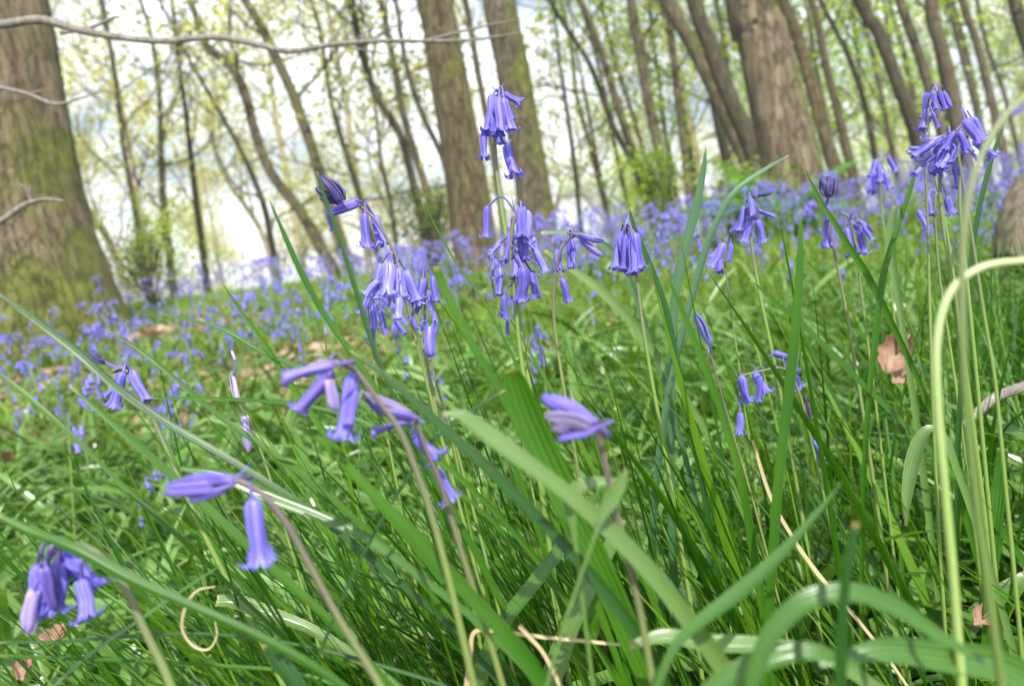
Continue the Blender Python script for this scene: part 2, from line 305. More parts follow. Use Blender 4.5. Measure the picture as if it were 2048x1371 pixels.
def blade_field(base, Ln, az, lean, bend, wd, nseg=6, cross=2, fold=.25, broad=False, twist=None, clampz=True, wave=None):
    """many leaf blades at once: base (N,3) and per-blade length, azimuth, lean, bend, width"""
    n = len(base); t = np.linspace(0, 1, nseg + 1)
    th = lean[:, None] + bend[:, None] * t[None] ** 1.4
    azt = az[:, None] + (wave[:, None] * t[None] if wave is not None else 0)
    D = np.stack([np.sin(th) * np.cos(azt), np.sin(th) * np.sin(azt), np.cos(th)], -1)
    st = (Ln / nseg)[:, None, None] * .5 * (D[:, 1:] + D[:, :-1])
    C = np.concatenate([np.zeros((n, 1, 3)), np.cumsum(st, 1)], 1) + base[:, None]
    if clampz:
        gz = ground_z(C[..., 0], C[..., 1]) + .006; C[..., 2] = np.where(t[None] > .05, np.maximum(C[..., 2], gz), C[..., 2])
    S = np.stack([-np.sin(azt), np.cos(azt), np.zeros_like(azt)], -1)
    if S.shape[1] == 1: S = np.repeat(S, nseg + 1, 1)
    Nn = np.cross(D, S)
    if twist is not None:
        tw = twist[:, None] * (.3 + t[None]); S, Nn = S * np.cos(tw)[..., None] + Nn * np.sin(tw)[..., None], Nn * np.cos(tw)[..., None] - S * np.sin(tw)[..., None]
    prof = (np.clip(1 - t ** 4, 0, 1) ** .8 if broad else (1 - t) ** .7) * np.minimum(1, .45 + 2.2 * t)
    hw = .5 * wd[:, None] * prof[None]; hw = np.maximum(hw, .00012)
    if cross == 2:
        V = np.stack([C - S * hw[..., None], C + S * hw[..., None]], 2)
        us = np.array([0, 1.])
    else:
        V = np.stack([C - S * hw[..., None], C - Nn * (fold * hw)[..., None], C + S * hw[..., None]], 2); us = np.array([0, .5, 1.])
    k = cross; V = V.reshape(-1, 3)
    b = (np.arange(n) * (nseg + 1) * k)[:, None, None] + (np.arange(nseg) * k)[None, :, None] + np.arange(k - 1)[None, None, :]
    F = np.stack([b, b + 1, b + k + 1, b + k], -1).reshape(-1, 4)
    uv = np.stack(np.broadcast_arrays(us[None, None, :], t[None, :, None], ), -1)
    uv = np.broadcast_to(uv, (n, nseg + 1, k, 2)).reshape(-1, 2)
    return V, F, uv

# ------------------------------------------------------------------ ground
ax = np.concatenate([-np.geomspace(260, 3.2, 34), np.arange(-3, 3.01, .06), np.geomspace(3.2, 260, 34)])
ay = np.concatenate([-np.geomspace(60, 1.2, 14), np.arange(-1, 6, .06), np.geomspace(6.1, 390, 70)])
X, Y = np.meshgrid(ax, ay); Z = ground_z(X, Y)
Z = Z + np.where((abs(X) < 3.1) & (Y > -1) & (Y < 6), rng.normal(0, .004, X.shape), 0)
V = np.stack([X, Y, Z], -1).reshape(-1, 3); nx = len(ax)
i = np.arange(len(ay) - 1)[:, None] * nx + np.arange(nx - 1)[None]
Fg = np.stack([i, i + 1, i + nx + 1, i + nx], -1).reshape(-1, 4)
tag(link('ground', mesh_np('ground', V, Fg, SOIL)), kind='structure')

# ------------------------------------------------------------------ trees
def grow(g, p0, d0, ln, r0, depth, A, tips, sides=6, up=.25, wig=.22, kids=(3, 5), matk=0):
    n = 6 if depth else 5
    p = [np.array(p0, float)]; d = np.array(d0, float); d /= np.linalg.norm(d)
    for k in range(n):
        d = d + g.normal(0, wig, 3) + np.array([0, 0, up * .3]); d /= np.linalg.norm(d); p.append(p[-1] + d * ln / n)
    p = np.array(p); r = r0 * np.linspace(1, .35, n + 1)
    V, F, U = tube(p, r, sides, cap=False); A.add(V, F, U, matk)
    if depth == 0:
        tips.extend([p[2], p[3], p[4], p[-1]]); return
    if depth == 1: tips.extend([p[-1], p[-2]])
    for k in range(g.integers(*kids) + 1):
        tt = g.uniform(.25, 1.0); q = p[int(tt * n)]; dd = p[min(int(tt * n) + 1, n)] - p[min(int(tt * n), n - 1)]
        dd /= np.linalg.norm(dd) + 1e-9; s = g.normal(0, 1, 3); s -= dd * (s @ dd); s /= np.linalg.norm(s)
        a = g.uniform(.4, 1.0); grow(g, q, dd * math.cos(a) + s * math.sin(a) + np.array([0, 0, .15]), ln * g.uniform(.4, .65), r0 * g.uniform(.35, .5), depth - 1, A, tips, max(3, sides - 2), up, wig * 1.15, kids, matk)
def leaves_at(g, tips, n, size, spread, A, mk=0):
    tips = np.array(tips); c = tips[g.integers(0, len(tips), n)] + g.normal(0, spread, (n, 3))
    a = g.normal(0, 1, (n, 3)); a[:, 2] *= .5; a /= np.linalg.norm(a, axis=1)[:, None]; b = g.normal(0, 1, (n, 3)); b -= a * (a * b).sum(1)[:, None]; b /= np.linalg.norm(b, axis=1)[:, None]
    s = size * g.uniform(.55, 1.3, n)[:, None]; nn = np.cross(a, b)
    V = np.stack([c - a * s, c - b * s * .55 + nn * s * .12, c + a * s, c + b * s * .55 + nn * s * .12], 1).reshape(-1, 3)
    F = np.arange(4 * n).reshape(n, 4); A.add(V, F, None, mk)
def tree(name, label, px, d, height, bark, leafm, nleaf, lsize, seed, branches=9, firstz=2.0, sides=14, blen=2.2, group=None, rough=.06, flare=None, wscale=1.0, depth=2, spread=.25, stretch=None):
    """px: (x, y, width) rows of the trunk in the picture from the ground upwards, at distance d; it then goes on up to its full height"""
    g = np.random.default_rng(seed)
    pts = [P(x, y, d) for x, y, w_ in px]; wscale = wscale if px[0][2] > 60 else .76; rad = [w_ * wscale * d / FPX / 2 for x, y, w_ in px]
    b = pts[0].copy(); gz = float(ground_z(b[0], b[1]))
    low = b.copy(); low[2] = gz - .25
    if b[2] - gz > .05:
        dirn = (pts[1] - pts[0]); dirn /= max(dirn[2], .2); low = b - dirn * (b[2] - gz + .25)
    else: pts[0][2] = gz + .05
    pts = [low] + pts; rad = [rad[0] * 1.08] + rad
    dirn = pts[-1] - pts[-3]; dirn /= np.linalg.norm(dirn); top = pts[-1]; n_ex = 6; h0 = top[2] - gz; ext = max(height - h0, 1.5)
    dd = dirn.copy(); nvis = len(pts)
    for k in range(n_ex):
        dd = dd + g.normal(0, .08, 3) + np.array([0, 0, .08]); dd /= np.linalg.norm(dd)
        pts.append(pts[-1] + dd * ext / n_ex); rad.append(rad[nvis - 1] * (1 - .82 * (k + 1) / n_ex))
    c = catmull(pts, 6); rr = np.interp(np.linspace(0, len(pts) - 1, len(c)), np.arange(len(pts)), rad)
    base = np.array([low[0], low[1], gz])
    root = empty(name, base, label, 'tree', group)
    A = Acc(); V, F, U = tube(c, rr, sides, rough, flare, False, g); A.add(V, F, U)
    tips = []
    zz = c[:, 2] - gz
    for k in range(branches):
        zt = firstz + (zz[-1] - firstz) * (k + g.uniform(0, .8)) / branches
        i = int(np.argmin(abs(zz - zt))); a = g.uniform(0, 6.28); e = g.uniform(.25, .95)
        dv = np.array([math.cos(a) * math.cos(e), math.sin(a) * math.cos(e), math.sin(e)])
        grow(g, c[i], dv, blen * g.uniform(.7, 1.3) * (1.15 - .5 * zt / zz[-1]), min(rr[i] * .34, .05) , depth, A, tips)
    grow(g, c[-1], dd, blen, rr[-1], 1, A, tips)
    link('trunk', A.mesh('trunk', bark, base), root)
    if nleaf:
        B = Acc(); leaves_at(g, tips, int(nleaf * .85), lsize, spread, B); link('crown', B.mesh('crown', leafm, base), root)
    return root

def root_flare(a, n):
    s = np.linspace(0, 1, n)[:, None]; h = np.exp(-s * n / 5.0)
    return 1 + h * (.16 + .26 * np.maximum(0, np.sin(3 * a + .6)) ** 2 + .16 * np.maximum(0, np.sin(5 * a + 2)) ** 2)
def small_flare(a, n):
    s = np.linspace(0, 1, n)[:, None]; return 1 + np.exp(-s * n / 3.5) * (.16 + .2 * np.maximum(0, np.sin(3 * a + 1)) ** 2)

TREES = [
 # label, px rows (bottom up), d, height, bark, leaf, nleaf, lsize, branches, firstz, sides, blen, rough, flare
 ('massive old trunk with flaring mossy base at the left edge of the picture', [(30, 600, 350), (10, 480, 325), (-10, 340, 305), (-28, 170, 286), (-50, 0, 272)], 4.6, 14, BARK_BIG, LEAF_G, 900, .045, 8, 6.5, 44, 3.0, .05, root_flare),
 ('thick brown trunk standing upright in the middle behind the tallest bluebell', [(952, 505, 84), (940, 400, 80), (905, 200, 76), (885, 90, 72), (868, 0, 70)], 5.6, 13, BARK_MID, LEAF_G, 1300, .045, 9, 4.2, 28, 2.6, .05, small_flare),
 ('thick mossy trunk just right of the middle brown trunk with a scar on its bark', [(1078, 465, 72), (1066, 370, 68), (1045, 250, 66), (1022, 120, 64), (998, 0, 64)], 6.4, 14, BARK_MOSS, LEAF_G, 1300, .045, 9, 4.5, 26, 2.6, .06, small_flare),
 ('thickest trunk of the right half, dark knot near its top and ferns at its foot', [(1588, 372, 112), (1574, 290, 108), (1545, 170, 102), (1520, 60, 98), (1500, 0, 96)], 5.2, 14, BARK_BIG, LEAF_G, 1300, .045, 9, 4.2, 34, 2.8, .06, root_flare),
 ('slim trunk pressed close against the right side of the thickest right-hand trunk', [(1672, 345, 36), (1655, 290, 34), (1625, 180, 31), (1590, 60, 29), (1568, 0, 28)], 7.0, 11, BARK_MID, LEAF_G, 900, .05, 9, 2.6, 14, 1.8, .07, small_flare),
 ('long slanting trunk, outer one of the leaning pair left of the thickest right-hand trunk', [(1508, 352, 48), (1480, 290, 44), (1430, 180, 40), (1385, 90, 38), (1335, 0, 36)], 7.6, 12, BARK_MOSS, LEAF_G, 900, .05, 8, 3.5, 16, 2.2, .06, small_flare),
 ('smooth slanting trunk, inner one of the leaning pair beside the thickest right-hand trunk', [(1520, 350, 46), (1496, 280, 46), (1452, 180, 44), (1420, 90, 44), (1388, 0, 42)], 6.8, 12, BARK_GREY, LEAF_G, 800, .05, 8, 3.8, 16, 2.2, .05, small_flare),
 ('curving bare trunk left of the top bluebell of the right-hand cluster', [(1850, 310, 40), (1828, 250, 37), (1790, 150, 34), (1755, 60, 34), (1722, 0, 34)], 7.4, 11, BARK_GREY, LEAF_G, 900, .05, 9, 3.2, 16, 2.0, .05, small_flare),
 ('dark straight trunk rising behind the top bluebell of the right-hand cluster', [(1925, 300, 40), (1905, 190, 36), (1882, 90, 34), (1862, 0, 33)], 7.8, 11, BARK_MOSS, LEAF_G, 1200, .05, 10, 2.4, 14, 2.0, .07, small_flare),
 ('slim dark trunk just left of the straight dark trunk at upper right', [(1895, 310, 28), (1870, 215, 26), (1835, 100, 25), (1800, 0, 25)], 8.8, 11, BARK_MOSS, LEAF_G, 1200, .05, 10, 2.0, 12, 2.0, .07, None),
 ('thin leafy trunk half hidden at the upper right between two dark trunks and the edge', [(2005, 300, 22), (1985, 210, 20), (1955, 90, 19), (1925, 0, 18)], 9.0, 10, BARK_MOSS, LEAF_G, 1200, .05, 10, 1.8, 12, 1.8, .07, None),
 ('dark trunk cutting through the top right corner', [(2100, 290, 36), (2075, 150, 34), (2040, 40, 32), (2028, 0, 32)], 7.6, 11, BARK_GREY, LEAF_G, 800, .05, 9, 2.6, 12, 2.0, .06, small_flare),
 ('thin straight pole-like trunk midway between the thickest right-hand trunk and the curving bare one', [(1705, 345, 24), (1680, 240, 21), (1650, 120, 19), (1622, 0, 19)], 8.6, 10, BARK_MID, LEAF_G, 1100, .05, 10, 1.8, 12, 1.8, .07, None),
 ('slender leafy stem right of the pole-like trunk, bent over at the top', [(1752, 335, 16), (1738, 240, 15), (1700, 120, 14), (1650, 20, 12), (1610, -60, 11)], 9.6, 9, BARK_MOSS, LEAF_G, 1100, .05, 10, 1.6, 10, 1.7, .07, None),
 ('mossy leaning stem, leftmost of the green-flecked clump right of centre', [(1305, 410, 26), (1275, 330, 24), (1238, 220, 22), (1200, 100, 20), (1160, 0, 18)], 9.0, 10, BARK_MOSS, LEAF_G, 1300, .05, 11, 1.8, 12, 1.8, .07, None),
 ('thick mossy stem in the middle of the green-flecked clump right of centre', [(1342, 400, 32), (1325, 330, 30), (1297, 200, 28), (1280, 100, 27), (1262, 0, 25)], 9.0, 11, BARK_MOSS, LEAF_G, 1500, .05, 11, 1.8, 12, 1.9, .07, None),
 ('slim upright stem, rightmost of the green-flecked clump right of centre', [(1378, 395, 22), (1368, 300, 20), (1350, 150, 18), (1335, 0, 16)], 9.6, 10, BARK_MOSS, LEAF_G, 1300, .05, 11, 1.6, 12, 1.8, .07, None),
 ('forking stem behind the green-flecked clump, crossing it at a slant', [(1290, 400, 18), (1262, 320, 17), (1225, 250, 16), (1180, 130, 14), (1110, 20, 12)], 10.4, 10, BARK_GREY, LEAF_G, 1000, .05, 11, 1.6, 10, 1.8, .08, None),
 ('crooked mossy tree bending left then right over the bluebells, left of centre', [(645, 500, 30), (600, 420, 28), (545, 350, 27), (512, 270, 25), (488, 180, 25), (455, 125, 24), (415, 95, 22), (395, 40, 19), (380, 0, 18)], 9.5, 10, BARK_MOSS, LEAF_Y, 1600, .05, 12, 1.6, 14, 2.2, .07, None),
 ('tall slanting mossy tree passing behind the dark bud bluebell at upper left', [(682, 485, 32), (655, 400, 30), (625, 300, 28), (590, 200, 27), (550, 110, 26), (515, 40, 24), (490, 0, 22)], 9.0, 11, BARK_MOSS, LEAF_Y, 1500, .05, 12, 2.0, 14, 2.2, .06, None),
 ('dark twisting stem, left one of the tangled group left of the middle brown trunk', [(852, 465, 26), (830, 380, 24), (800, 270, 22), (752, 190, 21), (722, 100, 20), (700, 0, 19)], 8.6, 10, BARK_GREY, LEAF_Y, 900, .05, 11, 1.8, 12, 2.0, .07, None),
 ('bare stem in the middle of the tangled group left of the middle brown trunk', [(872, 460, 22), (850, 370, 20), (815, 260, 19), (792, 150, 18), (762, 0, 16)], 9.4, 10, BARK_MOSS, LEAF_Y, 900, .05, 11, 1.8, 12, 1.8, .07, None),
 ('sinuous dark branchless stem touching the left side of the middle brown trunk', [(905, 440, 18), (890, 330, 17), (845, 230, 17), (815, 140, 15), (800, 60, 13), (790, 0, 12)], 7.6, 9, BARK_GREY, LEAF_Y, 500, .05, 7, 2.4, 10, 1.6, .06, None),
 ('slim trunk seen in the gap between the two thick middle trunks', [(1008, 455, 20), (985, 300, 18), (955, 140, 17), (930, 0, 17)], 9.0, 10, BARK_MID, LEAF_G, 1000, .05, 9, 1.8, 12, 1.8, .06, None),
 ('thin bare tree right of the massive left trunk, forked halfway up', [(285, 510, 18), (270, 420, 16), (248, 300, 15), (235, 190, 13), (222, 100, 11)], 11, 8, BARK_GREY, LEAF_D, 500, .045, 13, 1.2, 10, 2.0, .08, None),
 ('thin bare tree, second one right of the massive left trunk', [(338, 505, 20), (326, 400, 18), (322, 300, 15), (318, 180, 12), (300, 60, 10)], 11.5, 8, BARK_GREY, LEAF_D, 500, .045, 13, 1.2, 10, 2.0, .08, None),
 ('thin tree with pale yellow leaves between the bare pair and the crooked mossy tree', [(405, 500, 18), (392, 400, 16), (378, 280, 14), (362, 150, 11)], 12, 8, BARK_GREY, LEAF_Y, 1700, .05, 13, 1.2, 10, 2.0, .08, None),
 ('small many-branched tree low on the skyline left of the dark bud bluebell', [(545, 500, 18), (530, 420, 17), (500, 340, 14), (460, 260, 11)], 12.5, 7, BARK_GREY, LEAF_Y, 1500, .05, 13, 1.0, 10, 1.9, .08, None),
 ('thin hazy tree standing alone in the sky gap right of the thick mossy trunk', [(1160, 440, 14), (1150, 340, 13), (1135, 230, 11), (1120, 130, 9)], 13, 7, BARK_GREY, LEAF_Y, 700, .05, 12, 1.2, 8, 1.8, .08, None),
 ('small bush-like tree with pale leaves at the foot of the sky gap right of centre', [(1215, 430, 14), (1205, 370, 12), (1190, 300, 10)], 13.5, 5, BARK_GREY, LEAF_Y, 1500, .05, 13, .6, 8, 1.6, .08, None),
 ('thin grey stem behind the slanting pair in the bright gap right of the clump', [(1465, 380, 16), (1440, 280, 15), (1415, 150, 13), (1395, 0, 11)], 12, 9, BARK_GREY, LEAF_G, 900, .05, 12, 1.4, 10, 1.8, .08, None),
 ('leafy thin tree seen between the pole-like trunk and the curving bare trunk', [(1790, 330, 15), (1770, 230, 14), (1745, 110, 12), (1720, 10, 11)], 12, 9, BARK_GREY, LEAF_G, 2000, .055, 13, 1.0, 10, 2.0, .08, None),
 ('leafy thin tree in the far background near the right edge behind the bluebell cluster', [(1965, 290, 15), (1945, 190, 14), (1915, 80, 12), (1895, 0, 11)], 12.5, 9, BARK_GREY, LEAF_G, 2000, .055, 13, 1.0, 10, 2.0, .08, None),
 ('yellow-leaved tree filling the gap left of the tangled stems', [(745, 475, 20), (722, 400, 18), (690, 300, 16), (660, 190, 14), (640, 60, 12)], 13, 9, BARK_MOSS, LEAF_Y, 2600, .055, 14, 1.2, 10, 2.2, .08, None),
 ('low leafy tree on the skyline under the tangled stems', [(790, 470, 14), (780, 400, 13), (762, 320, 11)], 13.5, 6, BARK_MOSS, LEAF_D, 1700, .055, 13, .7, 8, 1.8, .08, None),
]
for k, (lb, px, d, hh, bk, lf, nl, ls, br, fz, sd_, bl, rg_, fl) in enumerate(TREES):
    tree('tree', lb, px, d, hh, bk, lf, nl, ls, 100 + k, br, fz, sd_, bl, None, rg_, fl, depth=2)

g = np.random.default_rng(501)
for k in range(16):   # the thicket of slender trunks behind the right-hand trees
    x0 = 1180 + k * 57 + g.uniform(-22, 22); dd_ = g.uniform(12.5, 17); lean_ = g.uniform(.12, .26); rows = [(x0, 400 - (x0 - 1024) * .12, g.uniform(10, 17))]
    for j in range(1, 5): rows.append((rows[-1][0] - 95 * lean_ - g.uniform(-9, 9), rows[-1][1] - 95, rows[-1][2] * .94))
    tree('tree', 'slender leafy trunk in the blurred thicket behind the right-hand trunks', rows, dd_, g.uniform(7, 9), [BARK_MOSS, BARK_GREY][k % 2], LEAF_G, 1500, .05, 300 + k, 10, 1.2, 8, 1.7, 'slender trunks in the thicket behind the right-hand trees', .08, None)
# far wood beyond the brow: reads as one mass
g = np.random.default_rng(77); tpl = []
for k in range(7):
    A = Acc(); tips = []; H = g.uniform(9, 13)
    c = catmull([(0, 0, -1), (g.normal(0, .2), 0, H * .3), (g.normal(0, .5), g.normal(0, .3), H * .6), (g.normal(0, .8), 0, H)], 5)
    V, F, U = tube(c, np.linspace(.17, .03, len(c)), 7, cap=False); A.add(V, F, U)
    for q in range(15):
        zt = H * (.12 + .85 * q / 15); i = int(np.argmin(abs(c[:, 2] - zt))); a = g.uniform(0, 6.28); e = g.uniform(.3, 1.0)
        grow(g, c[i], (math.cos(a) * math.cos(e), math.sin(a) * math.cos(e), math.sin(e)), g.uniform(1.8, 3.4) * (1.1 - .5 * zt / H), .05, 2, A, tips, 5)
    nb = len(A.V); B = Acc(); leaves_at(g, tips, 3000, .075, .3, B)
    tpl.append(((np.concatenate(A.V), np.concatenate(A.F)), (np.concatenate(B.V), np.concatenate(B.F))))
AT, AL = Acc(), {0: Acc(), 1: Acc()}
for k in range(60):
    (V1, F1), (V2, F2) = tpl[g.integers(0, 7)]
    y = g.uniform(20, 62); x = g.uniform(-.9, .95) * y; a = g.uniform(0, 6.28); s = g.uniform(.7, 1.15)
    ca, sa = math.cos(a), math.sin(a); Rm = np.array([[ca, sa, 0], [-sa, ca, 0], [0, 0, 1]]) * s; off = np.array([x, y, float(ground_z(x, y))])
    AT.add(V1 @ Rm + off, F1); AL[0 if x < y * .12 or g.random() < .35 else 1].add(V2 @ Rm + off, F2)
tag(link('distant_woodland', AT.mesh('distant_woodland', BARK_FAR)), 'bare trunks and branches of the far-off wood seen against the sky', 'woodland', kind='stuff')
tag(link('distant_foliage', AL[0].mesh('distant_foliage', LEAF_Y)), 'pale yellow spring leaves of the far-off wood at left', 'foliage', kind='stuff')
tag(link('distant_foliage', AL[1].mesh('distant_foliage', LEAF_G)), 'fresh green leaves of the far-off wood at right', 'foliage', kind='stuff')

# ------------------------------------------------------------------ overhanging branches, log, sticks
def px_curve(rows, d, n=6):
    return catmull([P(r[0], r[1], (r[3] if len(r) > 3 else d)) for r in rows], n)
def px_rad(rows, d, n=6):
    return np.interp(np.linspace(0, len(rows) - 1, (len(rows) - 1) * n + 1), np.arange(len(rows)), [r[2] * (r[3] if len(r) > 3 else d) / FPX / 2 for r in rows])
def branch(label, rows, d, twigs=(), bark=BARK_TWIG, name='overhanging_branch', sides=10):
    c = px_curve(rows, d); base = c[0]; root = empty(name, base, label, 'branch')
    V, F, U = tube(c, px_rad(rows, d), sides, .08); A = Acc(); A.add(V, F, U); link('limb', A.mesh('limb', bark, base), root)
    for tw in twigs:
        c = px_curve(tw, d); V, F, U = tube(c, px_rad(tw, d), 6, .05); A = Acc(); A.add(V, F, U); link('twig', A.mesh('twig', bark, base), root)
branch('long pale bare branch running across the top left in front of the trunks', [(-120, 62, 18), (0, 50, 17), (80, 40, 17), (150, 58, 15), (210, 70, 14), (320, 82, 13), (430, 74, 13), (510, 88, 12), (580, 102, 12), (660, 90, 10), (760, 82, 9), (850, 82, 7), (940, 80, 6), (1040, 66, 3)], 1.25,
       [[(850, 82, 6), (910, 66, 5), (970, 52, 4), (1040, 38, 2)], [(120, 66, 9), (180, 56, 8), (225, 36, 7), (240, 34, 4)], [(430, 74, 4), (405, 50, 3), (400, 20, 2), (385, -20, 1.5)], [(660, 90, 4), (720, 98, 3), (800, 112, 2), (860, 108, 1)],
        [(700, 88, 3), (740, 60, 2.5), (800, 48, 2), (850, 20, 1)]])
branch('thin pale crooked twig crossing the massive left trunk below the long branch', [(-60, 160, 9), (0, 175, 9), (55, 188, 8), (110, 208, 7), (160, 196, 4), (200, 184, 2)], 1.3, [[(55, 188, 5), (80, 182, 3), (110, 176, 2)]])
branch('short knobbly twig low at the left edge in front of the massive trunk', [(-60, 470, 13), (0, 443, 12), (40, 415, 11), (62, 404, 9), (95, 398, 6), (130, 402, 3)], 1.1, [[(62, 404, 6), (58, 385, 5), (62, 370, 3)], [(58, 385, 4), (46, 372, 3), (38, 368, 2)]])
# boulder-like fallen log at the right edge
rows = [(2035, 530, 90), (2085, 455, 170), (2160, 405, 230), (2300, 360, 280)]
c = px_curve(rows, 1.5, 16); base = c[len(c) // 2].copy(); lg = empty('fallen_log', base, 'big tan weathered log lying behind the grass at the right edge', 'log')
A = Acc(); V, F, U = tube(c, px_rad(rows, 1.5, 16), 40, .09); A.add(V, F, U); link('trunk', A.mesh('trunk', bark_mat('weathered_log', (.13, .10, .065), (.40, .33, .24), (.17, .18, .06), .03, 5, lichen=(.46, .39, .30), bump=1), base), lg)
def stick(label, rows, d, bark=BARK_TWIG):
    c = px_curve(rows, d); base = c[0]; V, F, U = tube(c, px_rad(rows, d), 10, .1); A = Acc(); A.add(V, F, U)
    tag(link('stick', A.mesh('stick', bark, base), None, base), label, 'stick')
stick('pale grey dead stick poking out of the grass at the right edge', [(1925, 850, 16), (1955, 825, 20), (1990, 795, 20), (2050, 772, 22), (2120, 750, 22)], .55)

# ------------------------------------------------------------------ bluebell flowers
def bell_mesh(name, prof, material, half, tipcut, seed, nv=13, nu=4, skew=.1, stamens=True):
    """six petals round a hanging tube of unit length along -Z; prof = (radius, depth) rows"""
    g = np.random.default_rng(seed); A = Acc(); prof = catmull([(r_, 0, z_) for r_, z_ in prof], 5); s = np.linspace(0, 1, len(prof)); tt = np.linspace(0, 1, nv)
    pr = np.interp(tt, s, prof[:, 0]); pz = np.interp(tt, s, prof[:, 2]); u = np.linspace(-1, 1, nu * 2 + 1)
    for k in range(6):
        a0 = k * math.pi / 3 + g.normal(0, .11); inner = (k % 2) * .022; w_s = g.uniform(.86, 1.08); half_ = half * w_s; curl = 1 + g.normal(0, .38)
        w_ = np.where(tt < tipcut, half_, half_ * np.clip((1 - tt) / (1 - tipcut), 0.02, 1) ** .95)
        Rr = pr[:, None] * (1 - inner / .2) * np.ones_like(u)[None] + .020 * (1 - abs(u) ** 1.5)[None] * np.sin(tt * 3.1)[:, None]
        curlw = np.clip((tt - tipcut) / (1 - tipcut), 0, 1)[:, None]
        Rr = Rr + curlw * (curl - 1) * .14
        # flared tips keep their width in length, not angle
        ang = a0 + u[None] * (w_ * np.minimum(1, .175 / np.maximum(pr, .02)) if half > .4 else w_)[:, None]
        z = -(pz[:, None] + curlw * g.normal(0, .02) - .03 * curlw * (u ** 2)[None])
        V = np.stack([Rr * np.cos(ang), Rr * np.sin(ang), z * np.ones_like(ang)], -1).reshape(-1, 3)
        nu_ = len(u); i = np.arange(nv - 1)[:, None] * nu_ + np.arange(nu_ - 1)[None]
        F = np.stack([i, i + 1, i + nu_ + 1, i + nu_], -1).reshape(-1, 4)
        uv = np.stack(np.broadcast_arrays((u[None] + 1) / 2, tt[:, None]), -1).reshape(-1, 2); A.add(V, F, uv)
    if stamens:
        for k in range(3):
            a = k * 2.1 + .3; V, F, U = tube([(.04 * math.cos(a), .04 * math.sin(a), -.35), (.07 * math.cos(a), .07 * math.sin(a), -.82)], [.012, .022], 5); A.add(V, F, U, 1)
    V = np.concatenate(A.V); V[:, 0] += skew * .8 * V[:, 2] ** 2
    V[:, 1] += .10 * g.normal() * V[:, 2] ** 2; q = V * 6 + g.uniform(0, 6, 3); V[:, 0] += .018 * np.sin(q[:, 1] * 1.3 + q[:, 2]); V[:, 1] += .018 * np.sin(q[:, 0] * 1.2 + q[:, 2] * 1.4)
    return mesh_np(name, V, np.concatenate(A.F), [material, ANTHER], np.concatenate(A.U), np.concatenate(A.M))
OPEN = [(.03, 0), (.13, .03), (.17, .15), (.172, .45), (.162, .68), (.175, .83), (.25, .94), (.35, .965), (.40, .90), (.375, .83)]
WIDE = [(.03, 0), (.12, .03), (.175, .2), (.18, .45), (.20, .65), (.27, .80), (.38, .90), (.50, .93), (.56, .87), (.53, .80)]
SLIM = [(.03, 0), (.10, .03), (.14, .15), (.14, .45), (.13, .70), (.14, .87), (.175, .95), (.225, .985), (.25, .95), (.24, .91)]
BUD = [(.03, 0), (.11, .03), (.145, .2), (.15, .45), (.145, .68), (.11, .85), (.06, .95), (.01, 1.0)]
FAT = [(.03, 0), (.13, .05), (.20, .3), (.21, .5), (.17, .75), (.08, .93), (.01, 1.0)]
BELL = {}
for k, (pr, mt, hf, tcut) in {'open': (OPEN, PET, .58, .74), 'wide': (WIDE, PET, .60, .6), 'slim': (SLIM, PET, .60, .72), 'lopen': (OPEN, PET_B, .58, .7), 'lwide': (WIDE, PET_B, .58, .6), 'deep': (OPEN, PET_D, .60, .66), 'deepslim': (SLIM, PET_D, .6, .72), 'violet': (SLIM, PET_P, .6, .72),
                       'bud': (BUD, PET_P, .56, 2), 'bluebud': (BUD, PET_D, .56, 2), 'pale': (BUD, PET_L, .56, 2), 'dark': (FAT, PET_K, .56, 2), 'grey': (FAT, PET_G, .56, 2)}.items():
    BELL[k] = [bell_mesh('flower_' + k, pr, mt, hf, tcut, 7 * j + len(k), skew=sk, stamens=(tcut < 1)) for j, sk in enumerate((.12, -.08, .22))]
BRACT = mesh_np('bract', *(lambda v: (v[0], v[1]))(blade_field(np.zeros((1, 3)), np.array([1.]), np.array([0.]), np.array([.1]), np.array([.7]), np.array([.13]), 6, 3, clampz=False)), PET_K if False else PET_D)
def align(p, dirv, length, spin, wid=1.0):
    dv = Vector(dirv).normalized(); q = Vector((0, 0, -1)).rotation_difference(dv)
    return Matrix.Translation(Vector(p)) @ q.to_matrix().to_4x4() @ Matrix.Rotation(spin, 4, 'Z') @ Matrix.Diagonal((length * wid, length * wid, length, 1))
def alignz(p, dirv, length, spin):
    dv = Vector(dirv).normalized(); q = Vector((0, 0, 1)).rotation_difference(dv)
    return Matrix.Translation(Vector(p)) @ q.to_matrix().to_4x4() @ Matrix.Rotation(spin, 4, 'Z') @ Matrix.Diagonal((length, length, length, 1))
def ground_end(pts):
    """carry the last stretch of a stem on down to the soil"""
    a, b = pts[-2], pts[-1]; dv = b - a; dv /= np.linalg.norm(dv); q = b.copy(); ex = []; last = b; step = max(.02, min(.05, np.linalg.norm(b - a)))
    if dv[2] > .25: return pts
    for k in range(400):
        if q[2] < ground_z(q[0], q[1]) - .01: break
        q = q + dv * .004; dv = dv * .975 + np.array([0, 0, -1]) * .025; dv /= np.linalg.norm(dv)
        if np.linalg.norm(q - last) >= step: ex.append(q.copy()); last = q
    if np.linalg.norm(q - last) > step * .5 or not ex: ex.append(q)
    return pts + ex
